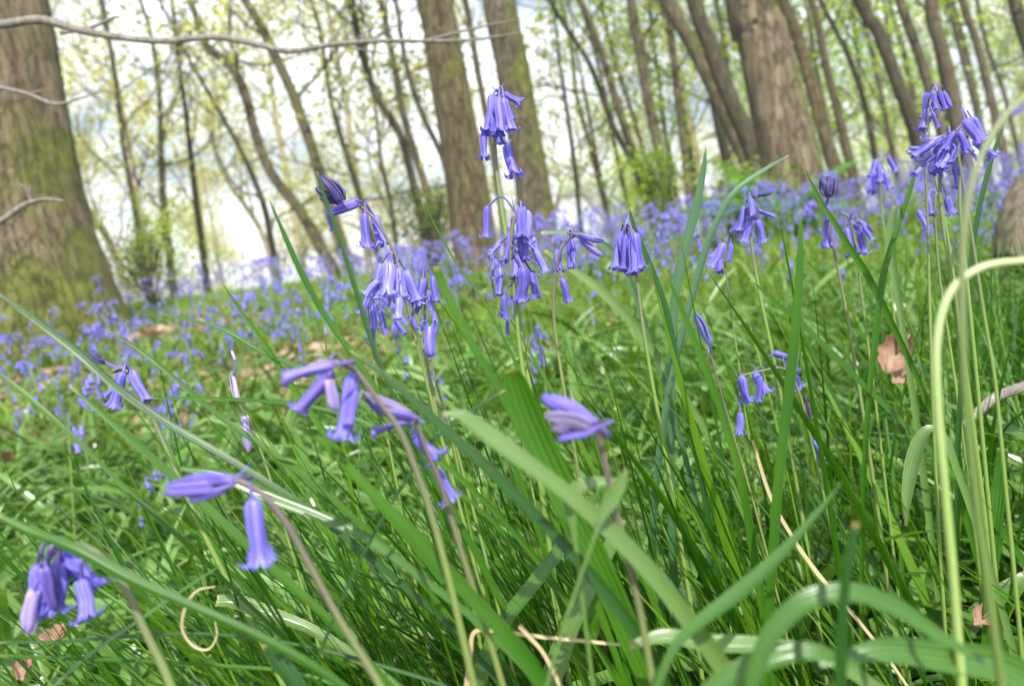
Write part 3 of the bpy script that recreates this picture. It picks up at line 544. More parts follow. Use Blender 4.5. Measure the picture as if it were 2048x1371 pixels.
def bluebell(label, d, stem, bells, width=11, stemmat=None, group=None, seed=0, leaf=2, noground=False, wid=1.0, taper=.55, dz=.012):
    g = np.random.default_rng(seed + 400)
    top = [P(x, y, d) for x, y in stem]; full = ground_end(list(top)) if not noground else list(top)
    c = catmull(full, 7)[::-1]; base = c[0].copy(); root = empty('bluebell', base, label, 'flower', group)
    r0 = width * d / FPX / 2; rr = r0 * np.interp(np.linspace(0, 1, len(c)), [0, .5, 1], [1.15, 1.0, taper])
    V, F, U = tube(c, rr, 10, .02, rg=g); arc = np.r_[0, np.cumsum(np.linalg.norm(np.diff(c[::-1], axis=0), axis=1))][::-1]
    U[:len(c) * 10, 1] = np.repeat(np.clip(1 - arc / .14, 0, 1), 10); U[-2, 1] = 1; U[-1, 1] = 0; A = Acc(); A.add(V, F, U); link('stem', A.mesh('stem', stemmat or STEM, base), root)
    for k, bl in enumerate(bells):
        axx, ayy, txx, tyy, kind = bl[:5]; wk = bl[5] if len(bl) > 5 else 1.0
        dd = d + g.uniform(-dz, dz); a = P(axx, ayy, dd); b = P(txx, tyy, dd + g.uniform(-.25, .25) * np.hypot(txx - axx, tyy - ayy) * d / FPX)
        ln = np.linalg.norm(b - a); mm = BELL[kind][g.integers(0, 3)]
        Mx = align(a - base, b - a, ln, g.uniform(0, 6.28), wid * wk * g.uniform(.70, .92))
        fo = link('flower', mm, root); fo.matrix_local = Mx
        # stalk from the stem, arching over into the top of the flower
        cand = np.linalg.norm(c - (a + np.array([0, 0, .004])), axis=1); cand[:len(c) // 3] = 9; i = int(np.argmin(cand)); s = c[i]; gap = np.linalg.norm(a - s)
        bd = (b - a) / ln; mid = (s + a) / 2 - bd * (gap * .35 + .001); cc = catmull([s, mid, a + bd * ln * .03], 6)
        V, F, U = tube(cc, max(r0 * .38, .00032), 6); A = Acc(); A.add(V, F, U)
        inv = np.array(Mx.inverted())
        def loc(Vv): return (np.c_[Vv + 0, np.ones(len(Vv))] @ inv.T)[:, :3]
        AA = Acc(); AA.add(loc(V - base), F, U); link('stalk', AA.mesh('stalk', STALK), fo)
        if kind not in ('dark',) and k % 2 == 0:
            outd = (a - s) / (gap + 1e-6) * .8 + np.array([0, 0, .35]) + g.normal(0, .25, 3) - bd * .5
            bo = link('bract', BRACT, fo); bo.matrix_local = Mx.inverted() @ alignz(s - base, outd, ln * g.uniform(.3, .6), g.uniform(0, 6.28))
    # strap leaves from the foot of the plant
    for k in range(leaf):
        az = g.uniform(0, 6.28); V, F, U = blade_field(np.array([base]), np.array([g.uniform(.12, .2)]), np.array([az]), np.array([.45]), np.array([g.uniform(.8, 1.6)]), np.array([.010]), 12, 3, .3, True)
        A = Acc(); A.add(V, F, U); link('leaf', A.mesh('leaf', G_STRAP, base), root)
    return root

# every named bluebell: (label, distance, stem px rows from the tip down, flowers (attach x, y, tip x, y, kind))
HB = [
 ('bluebell with a nodding bunch of bells and two pale buds in the bottom left corner', .235, [(128, 1096), (150, 1088), (200, 1110), (248, 1170), (290, 1260), (325, 1330), (350, 1390)],
  [(72, 1128, 92, 1236, 'slim', 1.15), (88, 1130, 104, 1225, 'bud'), (118, 1122, 128, 1222, 'open'), (132, 1098, 180, 1188, 'open', 1.15), (162, 1158, 190, 1236, 'open', 1.4), (66, 1180, 38, 1262, 'pale'), (74, 1206, 52, 1262, 'pale')], 22),
 ('bluebell with a sideways bundle of violet buds and one long open bell at lower left', .21, [(462, 958), (490, 966), (530, 992), (575, 1050), (625, 1140), (680, 1240), (730, 1320), (772, 1390)],
  [(470, 960, 364, 953, 'bud', .95), (464, 968, 362, 992, 'bud', .95), (420, 965, 332, 968, 'bud', .7), (425, 982, 328, 990, 'bud', .7), (455, 975, 380, 1002, 'bud', .7), (505, 998, 528, 1122, 'open', .95)], 20, 'D'),
 ('bluebell with one flower pointing left and a long open bell hanging, left of centre', .225, [(650, 728), (672, 724), (712, 742), (756, 800), (800, 862), (836, 950), (866, 1040), (896, 1150), (915, 1230)],
  [(668, 730, 563, 746, 'violet', .95), (664, 738, 606, 832, 'violet'), (655, 760, 664, 828, 'pale'), (706, 748, 688, 880, 'open', .9), (712, 780, 706, 850, 'violet', .8)], 17, 'D'),
 ('bluebell with dull purple buds above two crumpled bells in the centre', .235, [(812, 824), (832, 840), (850, 892), (876, 952), (898, 1020), (925, 1110), (958, 1210), (985, 1300)],
  [(822, 834, 722, 790, 'grey', .7), (824, 836, 738, 812, 'bud', .9), (818, 842, 744, 858, 'violet', .8), (780, 815, 728, 806, 'grey'), (828, 868, 876, 928, 'wide', .9), (874, 938, 910, 1002, 'wide', .95)], 15, 'D'),
 ('bluebell with three closed purple buds on a dark stalk right of the broad round-tipped leaf', .205, [(1182, 846), (1194, 862), (1208, 915), (1228, 1010), (1256, 1120), (1282, 1230), (1308, 1380)],
  [(1190, 856, 1092, 782, 'bud', 1.1), (1182, 856, 1092, 822, 'grey', .9), (1186, 862, 1104, 850, 'grey', .7), (1190, 858, 1116, 878, 'bud', 1.25)], 18, 'D'),
 ('bluebell with two fresh bells and one dark bud, crossed by a long blade', .35, [(225, 742), (250, 738), (285, 785), (312, 850), (352, 940), (395, 1040), (445, 1140), (492, 1225)],
  [(212, 724, 170, 706, 'dark', .9), (246, 744, 226, 814, 'open'), (262, 742, 292, 802, 'slim', 1.1), (238, 770, 206, 792, 'open', .8)], 13),
 ('spindly bluebell with a single pale lilac bud hanging over dark grass at left', .38, [(466, 745), (476, 800), (505, 860), (532, 930), (556, 1010), (580, 1090)],
  [(488, 832, 500, 904, 'pale', .9), (476, 798, 466, 742, 'pale', .8), (470, 720, 466, 700, 'pale')], 8),
 ('bluebell with a dark bud tuft and two hanging bells against the sky at upper left', .37, [(672, 402), (712, 408), (750, 440), (786, 500), (820, 590), (846, 690), (868, 800)],
  [(682, 402, 648, 350, 'dark'), (686, 400, 668, 358, 'dark'), (676, 404, 634, 372, 'dark'), (678, 406, 640, 392, 'dark'), (716, 404, 656, 430, 'bluebud', 1.1), (656, 412, 664, 462, 'slim', .8), (730, 426, 728, 496, 'open'), (748, 430, 772, 492, 'open'), (744, 432, 752, 470, 'slim', .8)], 9, 'D'),
 ('full bluebell head of many pale overlapping bells left of the middle', .36, [(790, 528), (800, 560), (822, 640), (842, 720), (868, 820), (895, 920)],
  [(762, 526, 748, 600, 'lopen'), (780, 524, 776, 596, 'lopen', 1.1), (798, 536, 800, 604, 'lwide'), (812, 540, 832, 604, 'lopen', 1.1), (775, 560, 786, 612, 'lwide'), (756, 560, 728, 592, 'lopen'), (820, 570, 840, 618, 'lwide'), (796, 590, 800, 640, 'lopen')], 9),
 ('bluebell behind the full pale head, bells hanging on its right side', .38, [(848, 545), (852, 570), (850, 640), (865, 720), (890, 820), (912, 920)],
  [(846, 556, 842, 610, 'open'), (866, 552, 868, 604, 'slim'), (856, 580, 862, 624, 'open'), (840, 596, 822, 640, 'open'), (868, 622, 872, 660, 'slim')], 8),
 ('bluebell with an upturned flower showing its dark underside below the full pale head', .35, [(858, 716), (866, 740), (880, 790), (905, 870), (930, 960)],
  [(862, 712, 852, 642, 'wide', 1.05), (836, 660, 820, 632, 'wide')], 8),
 ('loose bluebell left of the full pale head, bells mostly hidden by long blades', .42, [(742, 560), (736, 600), (744, 680), (752, 760), (770, 850)],
  [(744, 580, 722, 628, 'open'), (746, 606, 744, 660, 'open'), (760, 620, 770, 670, 'slim'), (748, 650, 738, 690, 'open'), (790, 640, 812, 668, 'open')], 7),
 ('tallest bluebell, its head of bells high against the thick mossy trunk in the middle', .42, [(1000, 190), (992, 220), (990, 300), (998, 380), (1010, 460), (1028, 560), (1042, 660), (1058, 770), (1072, 880)],
  [(985, 190, 984, 262, 'slim', 1.2), (998, 194, 996, 272, 'open'), (1008, 196, 1012, 262, 'slim', 1.2), (1008, 186, 1042, 212, 'wide', 1.1), (992, 222, 1002, 292, 'open'), (982, 230, 990, 270, 'slim'), (1010, 206, 1030, 240, 'open'), (968, 260, 966, 318, 'open', .9), (1012, 290, 1022, 354, 'open')], 12),
 ('bluebell crowded with deep blue bells below the tallest one, one on a hooked stalk', .38, [(1040, 415), (1026, 450), (1022, 520), (1030, 600), (1040, 700), (1055, 800)],
  [(974, 412, 973, 478, 'deep', .9), (1042, 414, 1044, 478, 'open'), (1052, 420, 1058, 492, 'lopen', 1.2), (1022, 462, 1020, 526, 'deep'), (1040, 462, 1052, 524, 'open', 1.1), (1064, 474, 1076, 530, 'lopen'), (1072, 500, 1092, 548, 'lopen'), (1046, 534, 1052, 604, 'deep', 1.15), (1062, 540, 1076, 598, 'open'), (1000, 486, 972, 512, 'lwide'), (1030, 500, 1036, 560, 'deep'), (1008, 590, 1006, 638, 'slim')], 12),
 ('slender bluebell with slim bells left of the crowded deep blue one', .41, [(992, 500), (982, 540), (990, 600), (1000, 680), (1020, 770)],
  [(1000, 534, 998, 590, 'slim'), (986, 530, 984, 560, 'slim'), (1006, 590, 1008, 634, 'slim'), (1014, 640, 1018, 668, 'slim')], 6),
 ('bluebell with two closed buds sticking out right and small pale bells hanging', .42, [(1168, 472), (1148, 472), (1122, 500), (1110, 560), (1108, 640), (1120, 730), (1135, 820)],
  [(1156, 470, 1208, 482, 'bud', .9), (1162, 480, 1206, 514, 'bud', .8), (1140, 478, 1152, 538, 'open'), (1116, 500, 1112, 542, 'open', 1.1), (1124, 556, 1138, 606, 'open')], 9, 'D'),
 ('neat bluebell with a tight skirt of bells on a straight stem right of centre', .39, [(1252, 462), (1262, 480), (1272, 545), (1284, 640), (1300, 740), (1320, 850)],
  [(1240, 470, 1236, 542, 'open', .9), (1250, 460, 1250, 548, 'slim', 1.2), (1260, 460, 1264, 546, 'open', .8), (1268, 466, 1284, 538, 'open', .9), (1256, 468, 1244, 540, 'deepslim'), (1264, 474, 1276, 548, 'deepslim')], 10),
 ('thin bluebell that is still one slim upright bud, right of centre', .42, [(1416, 688), (1432, 750), (1455, 830), (1485, 930)],
  [(1418, 690, 1396, 626, 'bluebud', .75), (1412, 680, 1384, 628, 'bud', .4)], 6, 'D'),
 ('bluebell with mixed buds and bells in front of the ferny trunk foot', .50, [(1520, 392), (1500, 400), (1498, 440), (1506, 510), (1520, 590), (1535, 660)],
  [(1516, 390, 1546, 388, 'dark'), (1500, 394, 1510, 440, 'open'), (1488, 412, 1484, 466, 'open', .9), (1500, 440, 1492, 486, 'open'), (1514, 440, 1532, 482, 'open'), (1516, 420, 1546, 434, 'slim')], 9),
 ('lower small bluebell left of the one with mixed buds, bells pointing down left', .56, [(1460, 480), (1450, 510), (1455, 570), (1465, 640)],
  [(1448, 486, 1430, 540, 'open'), (1462, 486, 1462, 524, 'slim'), (1444, 490, 1422, 520, 'open'), (1440, 510, 1438, 548, 'deep')], 5),
 ('bluebell topped by an upright black-blue bud tuft at right', .46, [(1656, 392), (1657, 440), (1672, 520), (1692, 620), (1712, 740)],
  [(1655, 394, 1650, 354, 'dark', 1.2), (1658, 394, 1664, 356, 'dark', 1.2), (1656, 392, 1656, 350, 'dark'), (1655, 430, 1660, 496, 'open'), (1654, 400, 1652, 440, 'slim')], 8, 'D'),
 ('bluebell with wiry spreading stalks beside the one with the black-blue bud tuft', .48, [(1680, 425), (1700, 440), (1712, 500), (1722, 580), (1735, 680)],
  [(1714, 438, 1750, 464, 'bud'), (1700, 440, 1716, 466, 'open'), (1690, 456, 1706, 512, 'open'), (1720, 455, 1726, 512, 'open'), (1726, 448, 1740, 480, 'slim')], 6),
 ('highest bluebell of the right-hand cluster, bells bunched against a dark trunk', .42, [(1880, 182), (1868, 186), (1856, 230), (1862, 310), (1880, 400), (1900, 500), (1915, 620)],
  [(1856, 186, 1848, 240, 'deep'), (1866, 182, 1866, 222, 'open'), (1878, 182, 1888, 222, 'deep'), (1886, 184, 1902, 216, 'bud'), (1852, 218, 1850, 262, 'deep'), (1866, 226, 1874, 256, 'open')], 7),
 ('widest bluebell of the right-hand cluster with big pale open flowers', .37, [(1902, 268), (1896, 290), (1880, 360), (1886, 450), (1905, 560), (1925, 700)],
  [(1890, 276, 1846, 292, 'lwide', 1.1), (1890, 284, 1842, 334, 'lwide'), (1884, 300, 1864, 350, 'open'), (1900, 270, 1912, 330, 'lwide'), (1902, 290, 1886, 346, 'open'), (1870, 280, 1830, 320, 'open'), (1912, 330, 1916, 378, 'open', 1.1), (1848, 296, 1818, 298, 'bluebud')], 10),
 ('bluebell at the right of the right-hand cluster with flowers flung towards the edge', .36, [(1944, 238), (1936, 262), (1922, 330), (1920, 420), (1932, 540)],
  [(1930, 238, 1954, 290, 'deep', 1.2), (1944, 236, 1972, 282, 'open', 1.2), (1920, 262, 1930, 310, 'open'), (1910, 262, 1890, 306, 'wide'), (1948, 280, 1984, 318, 'open'), (1936, 296, 1960, 318, 'slim')], 9),
 ('low bluebell under the right-hand cluster with three separate bells', .42, [(1880, 380), (1870, 400), (1872, 470), (1880, 560), (1895, 660)],
  [(1856, 392, 1862, 430, 'open'), (1894, 392, 1902, 434, 'wide'), (1836, 420, 1858, 458, 'open')], 7),
 ('bluebell in the background left of the right-hand cluster, drooping pale bells', .75, [(1770, 315), (1760, 330), (1762, 400), (1770, 470)],
  [(1752, 318, 1748, 358, 'wide'), (1776, 312, 1790, 344, 'open'), (1760, 330, 1756, 368, 'open'), (1750, 344, 1742, 384, 'open'), (1770, 345, 1776, 380, 'open')], 5),
 ('tall thick-stemmed bluebell arching out of the right edge, blurred by nearness', .165, [(2085, 182), (2048, 196), (2000, 245), (1955, 330), (1930, 440), (1924, 600), (1932, 800), (1952, 1000), (1976, 1180), (1996, 1320)],
  [(2046, 216, 2006, 232, 'violet'), (2080, 200, 2074, 300, 'deep')], 19, 'O'),
 ('flopped bluebell with blue bells lying over the grass at right', .48, [(1480, 752), (1520, 742), (1570, 738), (1600, 790), (1622, 880)],
  [(1482, 752, 1496, 806, 'open'), (1508, 742, 1532, 790, 'open'), (1522, 752, 1512, 802, 'slim'), (1546, 706, 1596, 716, 'open'), (1584, 740, 1606, 776, 'wide'), (1580, 712, 1598, 742, 'open'), (1480, 824, 1484, 872, 'deep')], 6),
 ('small bluebell with one short bell low in the grass right of the flopped one', .5, [(1612, 800), (1622, 850), (1640, 930)],
  [(1626, 880, 1652, 918, 'open'), (1614, 806, 1616, 840, 'grey')], 5, 'D'),
 ('small bluebell with a lone bell right of the tallest stem, mid-picture', .55, [(1078, 672), (1084, 700), (1090, 760)],
  [(1080, 690, 1090, 732, 'open'), (1074, 650, 1076, 680, 'deep')], 5),
 ('tiny crushed bluebell near the ground at the bottom centre among broad leaves', .45, [(1188, 1128), (1205, 1150), (1230, 1200)],
  [(1190, 1132, 1215, 1150, 'open'), (1195, 1128, 1204, 1160, 'open')], 5),
]
SM = {None: STEM, 'D': STEM_D, 'O': STEM_O}
for k, h in enumerate(HB):
    bluebell(h[0], h[1], h[2], h[3], h[4], SM[h[5] if len(h) > 5 else None], None, k)
# bare stems of near bluebells whose heads are out of the picture
bluebell('pale hooked flower stem curving in from the right edge, nearest the camera', .19, [(2100, 522), (2040, 522), (1960, 536), (1900, 585), (1874, 680), (1876, 820), (1890, 980), (1906, 1150), (1918, 1300)], [(2120, 530, 2130, 620, 'deep')], 19, STEM_P, seed=91, leaf=0, taper=.8)
bluebell('slim straight flower stem just right of the thick arching one', .30, [(1915, 300), (1945, 480), (1970, 640), (1990, 760), (2008, 940)], [(1912, 300, 1898, 330, 'open')], 9, STEM, seed=92, leaf=1)
bluebell('plain upright flower stem under the right-hand cluster', .40, [(1850, 330), (1856, 460), (1858, 560), (1862, 700)], [(1848, 330, 1830, 352, 'open')], 8, STEM, seed=93, leaf=1)

# ------------------------------------------------------------------ named blades and leaves
def ribbon(name, label, rows, d, material, group=None, fold=.42, face=None, n=8, cat='leaf'):
    """one long leaf along picture rows (x, y, width[, distance]) from tip to foot, carried on to the soil"""
    pts = [P(r_[0], r_[1], r_[3] if len(r_) > 3 else d) for r_ in rows]; wd = [r_[2] * (r_[3] if len(r_) > 3 else d) / FPX for r_ in rows]
    if rows[-1][0] is not None and pts[-1][2] > ground_z(pts[-1][0], pts[-1][1]) + .01:
        ex = ground_end(list(pts)); wd += [wd[-1] * .9] * (len(ex) - len(pts)); pts = ex
    c = catmull(pts, n)[::-1]; ws = np.interp(np.linspace(0, len(pts) - 1, len(c)), np.arange(len(pts)), wd)[::-1]
    T = np.gradient(c, axis=0); T /= np.linalg.norm(T, axis=1)[:, None]
    view = c - CPOS; view /= np.linalg.norm(view, axis=1)[:, None]
    # the broad side of a leaf turns partly up and partly towards the open side
    up = np.array([0, 0, 1.]) if face is None else np.asarray(face, float)
    Nn = up[None] * .75 - view * .75; Nn -= T * (Nn * T).sum(1)[:, None]; Nn /= np.linalg.norm(Nn, axis=1)[:, None]; S = np.cross(T, Nn)
    gq = np.random.default_rng(int(rows[0][0] * 7 + rows[0][1]) % 9973 + 3); ph = gq.uniform(0, 6.28, 5); q_ = np.linspace(0, 1, len(c))
    hw = (ws * (1 + .06 * np.sin(17 * q_ + ph[0]) + .04 * np.sin(41 * q_ + ph[1])))[:, None] / 2
    tw = (.35 * np.sin(3.2 * q_ + ph[2]) + .14 * np.sin(11 * q_ + ph[3]))[:, None]; S, Nn = S * np.cos(tw) + Nn * np.sin(tw), Nn * np.cos(tw) - S * np.sin(tw)
    c = c + Nn * (hw * .25 * np.sin(13 * q_ + ph[4])[:, None])
    us = np.array([-1, -.5, 0, .5, 1]); V = np.stack([c + S * hw * u_ - Nn * hw * fold * (1 - abs(u_) ** 1.2) for u_ in us], 1).reshape(-1, 3)
    m_ = len(c); i = np.arange(m_ - 1)[:, None] * 5 + np.arange(4)[None]; F = np.stack([i, i + 1, i + 6, i + 5], -1).reshape(-1, 4)
    uv = np.stack(np.broadcast_arrays(((us + 1) / 2)[None], np.linspace(0, 1, m_)[:, None]), -1).reshape(-1, 2)
    base = c[0].copy(); o = link(name, mesh_np(name, V - base, F, material, uv), None, base); return tag(o, label, cat, group)
GB, SLF = 'grass_blade', 'strap_leaf'
RB = [
 (GB, 'long dark blade slanting from the left edge past the two fresh bells', [(-20, 576, 4), (60, 632, 13), (160, 708, 15), (240, 780, 15), (340, 850, 15), (470, 925, 15), (620, 1020, 15), (760, 1130, 14)], .29, G_DARK),
 (GB, 'thin blade slanting down from the left edge below the longest dark one', [(-20, 732, 6), (60, 796, 8), (160, 885, 9), (260, 985, 9), (370, 1085, 9), (470, 1180, 9)], .32, G_HERO),
 (GB, 'broad bright blade sweeping from the left edge over the bottom left bluebell', [(-20, 1022, 14), (60, 1062, 24), (150, 1098, 28), (260, 1158, 28), (380, 1210, 24), (500, 1262, 22), (620, 1325, 22), (720, 1395, 20)], .22, G_HERO),
 (GB, 'straight blade pointing up into the sky left of the dark bud tuft', [(538, 398, 2), (560, 450, 8), (600, 540, 13), (650, 630, 14), (710, 715, 15), (780, 820, 15), (850, 930, 15)], .30, G_HERO),
 (GB, 'tall thin blade crossing in front of the dark bud tuft', [(634, 342, 2), (648, 390, 7), (680, 480, 9), (712, 580, 11), (745, 690, 12), (790, 800, 12), (850, 930, 12)], .30, G_DARK),
 (GB, 'narrow blade with a broken tip slanting right from the left middle', [(325, 628, 3), (380, 640, 8), (450, 660, 11), (520, 700, 12), (610, 740, 12), (700, 790, 12), (800, 860, 12)], .33, G_HERO),
 (GB, 'thin blade whose tip rises alone above the blue carpet at left', [(442, 562, 2), (480, 620, 7), (530, 690, 10), (590, 780, 13), (660, 880, 14), (760, 1010, 14), (870, 1140, 14)], .33, G_HERO),
 (GB, 'thin blade slanting beside the single pale lilac bud', [(210, 658, 2), (280, 700, 6), (360, 765, 9), (450, 840, 11), (560, 915, 12), (680, 1010, 12)], .34, G_HERO),
 (GB, 'blunt green blade ending in the middle below the full pale head', [(872, 532, 12), (886, 570, 17), (920, 640, 18), (960, 715, 18), (1010, 800, 18), (1060, 900, 18)], .30, G_HERO),
 (GB, 'thin blade slanting down between the upper left bluebell and the tallest one', [(842, 392, 1), (870, 450, 4), (910, 520, 6), (960, 590, 7), (1010, 680, 8), (1060, 790, 8)], .36, G_HERO),
 (SLF, 'wide pale leaf with a folded tip stretching down right from the centre', [(886, 826, 10), (922, 828, 26), (975, 866, 40), (1050, 924, 42), (1130, 984, 38), (1220, 1062, 36), (1300, 1142, 36), (1380, 1242, 36), (1450, 1340, 36)], .20, G_PALE),
 (SLF, 'broad dark upright leaf with a rounded tip right of centre', [(1022, 738, 22), (1030, 765, 44), (1050, 820, 58), (1085, 900, 62), (1130, 990, 60), (1180, 1090, 56), (1230, 1200, 50)], .26, G_HERO),
 (GB, 'dark blade slanting through the bottom centre to the lower edge', [(700, 700, 3), (780, 760, 14), (880, 850, 20), (990, 950, 24), (1100, 1060, 26), (1200, 1170, 28), (1290, 1290, 28), (1340, 1395, 28)], .24, G_DARK),
 (GB, 'bright blade running from the crumpled bells down to the bottom edge', [(560, 830, 3), (640, 880, 16), (740, 980, 24), (840, 1080, 28), (940, 1190, 30), (1030, 1290, 30), (1100, 1390, 30)], .23, G_HERO),
 (GB, 'short blade lying crosswise in front of the folded leaf tip', [(1010, 780, 4), (960, 810, 12), (910, 845, 14), (860, 885, 12), (830, 930, 10)], .25, G_DARK),
 (SLF, 'pale twisted leaf wrapped round the stem of the three closed buds', [(1254, 938, 6), (1240, 965, 28), (1222, 1000, 34), (1205, 1030, 20), (1190, 1070, 8)], .195, G_PALE),
 (SLF, 'small curled pale leaf behind the twisted one', [(1232, 962, 18), (1195, 966, 30), (1160, 975, 36), (1140, 1000, 28), (1150, 1080, 10)], .22, G_PALE),
 (SLF, 'broad glossy leaf arching over at the bottom right, nearest the camera', [(2040, 1350, 4), (1960, 1318, 20), (1880, 1272, 32), (1790, 1212, 40), (1700, 1182, 42), (1610, 1200, 40), (1545, 1262, 36), (1512, 1340, 32), (1500, 1430, 30)], .17, G_STRAP),
 (SLF, 'pale leaf pointing up right above the arching leaf at bottom right', [(1686, 962, 3), (1630, 1032, 18), (1560, 1110, 30), (1480, 1180, 36), (1400, 1240, 30), (1350, 1290, 20), (1310, 1380, 16)], .19, G_STRAP),
 (SLF, 'long pale leaf lying flat along the bottom right below the arching one', [(1260, 1290, 14), (1330, 1270, 30), (1420, 1285, 36), (1520, 1290, 36), (1640, 1310, 34), (1760, 1380, 30)], .23, G_PALE),
 (SLF, 'leaf bending over at the bottom edge between centre and right', [(1720, 1330, 8), (1620, 1300, 34), (1520, 1320, 44), (1430, 1370, 44), (1380, 1440, 40)], .18, G_STRAP),
 (SLF, 'large leaf in the bottom right corner lying flat', [(1640, 1330, 10), (1760, 1300, 44), (1880, 1310, 60), (2000, 1330, 64), (2110, 1380, 60)], .19, G_STRAP),
 (SLF, 'pale strap leaf hanging down on the right beside the hooked stem', [(1812, 1052, 4), (1812, 1000, 20), (1822, 930, 30), (1838, 880, 32), (1862, 856, 26), (1890, 880, 20), (1920, 960, 16)], .36, G_PALE),
 (SLF, 'light leaf slanting right across the grass from the flopped bluebell', [(1500, 560, 4), (1560, 610, 12), (1640, 680, 18), (1740, 780, 20), (1840, 880, 20), (1950, 1000, 20)], .42, G_HERO),
 (SLF, 'bluish leaf rising to a point against the sky right of the neat bluebell', [(1412, 296, 3), (1405, 350, 12), (1388, 430, 18), (1366, 510, 20), (1350, 600, 20), (1345, 700, 18)], .48, G_BLUE),
 (SLF, 'bluish leaf arching right toward the ferns, its tip over the trunk foot', [(1578, 310, 3), (1530, 340, 14), (1470, 385, 18), (1430, 450, 19), (1400, 530, 19), (1370, 640, 18)], .46, G_BLUE),
 (SLF, 'dark pointed blade rising behind the neat bluebell head', [(1258, 414, 3), (1270, 460, 10), (1300, 530, 14), (1330, 610, 14), (1350, 700, 14)], .46, G_DARK),
 (SLF, 'pale arched leaf stretching right from behind the crowded deep blue bluebell', [(1082, 466, 8), (1150, 466, 12), (1210, 490, 12), (1250, 540, 12), (1280, 620, 12)], .55, G_BLUE),
 (SLF, 'light leaf slanting below the bluebell with two closed buds', [(1090, 500, 8), (1140, 535, 16), (1200, 580, 20), (1260, 640, 18), (1320, 720, 16)], .52, G_PALE),
 (SLF, 'pale leaf standing upright in the grass under the black-blue bud tuft', [(1790, 410, 10), (1782, 450, 20), (1780, 500, 20), (1790, 560, 14)], .5, G_PALE),
 (GB, 'upright dark blade in front of the flopped bluebell', [(1600, 418, 2), (1600, 520, 14), (1592, 640, 18), (1578, 780, 19), (1560, 930, 20), (1548, 1080, 20)], .32, G_HERO),
 (GB, 'upright blade left of the flopped bluebell, running nearly to the bottom', [(1330, 540, 2), (1372, 640, 12), (1420, 760, 15), (1460, 880, 16), (1490, 1000, 17), (1510, 1120, 17)], .34, G_HERO),
 (GB, 'slanting blade right of the black-blue bud tuft', [(1606, 330, 2), (1640, 400, 8), (1690, 480, 12), (1740, 560, 13), (1790, 660, 13)], .45, G_HERO),
 (GB, 'sharp blade crossing above the grass below the low right bluebell', [(1842, 300, 2), (1820, 380, 9), (1790, 470, 11), (1765, 560, 12), (1750, 680, 12)], .42, G_HERO),
 (GB, 'tall blade close beside the slim straight stem at right', [(2010, 240, 3), (1980, 330, 9), (1956, 430, 10), (1940, 540, 10), (1930, 660, 10)], .4, G_DARK),
 (GB, 'thin blade stretching left across the two fresh bells at left', [(292, 796, 2), (400, 796, 6), (500, 800, 7), (620, 812, 8), (740, 850, 8), (850, 930, 8)], .31, G_HERO),
 (GB, 'long blade running from left over the violet bundle to the lower centre', [(140, 770, 4), (220, 840, 14), (310, 920, 17), (420, 1020, 18), (540, 1130, 18), (660, 1240, 18), (760, 1350, 18)], .27, G_HERO),
 (SLF, 'greyish flat leaf passing right of the violet bud bundle', [(360, 935, 8), (450, 950, 22), (540, 990, 26), (640, 1030, 24), (740, 1080, 20), (850, 1160, 18)], .27, G_STRAP),
 (SLF, 'pale flat leaf with a ragged end left of the bottom centre', [(432, 1200, 22), (470, 1200, 30), (540, 1225, 34), (620, 1255, 30), (720, 1320, 26)], .33, G_PALE),
 (SLF, 'pale leaf slanting down left to the bottom edge in the bottom centre', [(1204, 968, 6), (1180, 1010, 18), (1130, 1085, 30), (1070, 1165, 36), (1000, 1260, 38), (950, 1380, 36)], .30, G_STRAP),
 (SLF, 'wide pale leaf right of the straw, reaching the bottom edge', [(1248, 1040, 8), (1228, 1080, 30), (1190, 1150, 40), (1140, 1250, 44), (1090, 1390, 42)], .28, G_PALE),
 (SLF, 'small bright oval leaf standing at the bottom centre right', [(1190, 1286, 3), (1188, 1256, 24), (1184, 1220, 30), (1180, 1180, 26), (1180, 1150, 10)], .32, G_HERO),
 (SLF, 'dark cut-off leaf with a frayed end near the bottom left centre', [(536, 1282, 30), (560, 1320, 34), (590, 1360, 34), (620, 1420, 32)], .25, G_DARK),
 (GB, 'thin blade crossing the bottom left corner almost level', [(-20, 1284, 4), (120, 1282, 8), (260, 1272, 9), (420, 1268, 9), (600, 1290, 9), (760, 1330, 9)], .28, G_DARK),
 (GB, 'pale blade crossing under the bottom left bluebell', [(-20, 1310, 6), (120, 1316, 10), (280, 1322, 11), (440, 1330, 11), (600, 1345, 11), (720, 1390, 10)], .26, G_HERO),
 (GB, 'blade slanting up right through the bottom left corner', [(440, 1130, 4), (380, 1170, 14), (280, 1240, 18), (180, 1310, 18), (100, 1380, 18)], .27, G_STRAP),
 (GB, 'curved thin pale tendril hanging in a hook left of the bottom centre', [(430, 1172, 3), (395, 1180, 5), (371, 1212, 7), (364, 1256, 6), (386, 1290, 6), (416, 1298, 5), (433, 1272, 4), (430, 1242, 2)], .27, STRAW),
 (GB, 'bent straw stalk at the bottom centre', [(1240, 1288, 5), (1160, 1280, 7), (1080, 1272, 8), (1000, 1262, 8), (950, 1262, 9), (940, 1310, 10), (932, 1390, 11)], .27, STRAW),
 (GB, 'pale straw leaning right beside the wide pale leaf at the bottom', [(1040, 1250, 12), (1062, 1275, 10), (1090, 1310, 8), (1130, 1390, 8)], .26, STRAW),
 (GB, 'short blurred stub of a stem close to the camera at bottom right', [(1712, 1044, 14), (1700, 1100, 20), (1690, 1180, 22), (1684, 1280, 22), (1680, 1400, 22)], .16, G_DARK),
 (SLF, 'bright cut leaf stub standing beside the pale round weed at right', [(2006, 896, 20), (2002, 930, 22), (1998, 970, 24), (1994, 1010, 26)], .42, G_HERO),
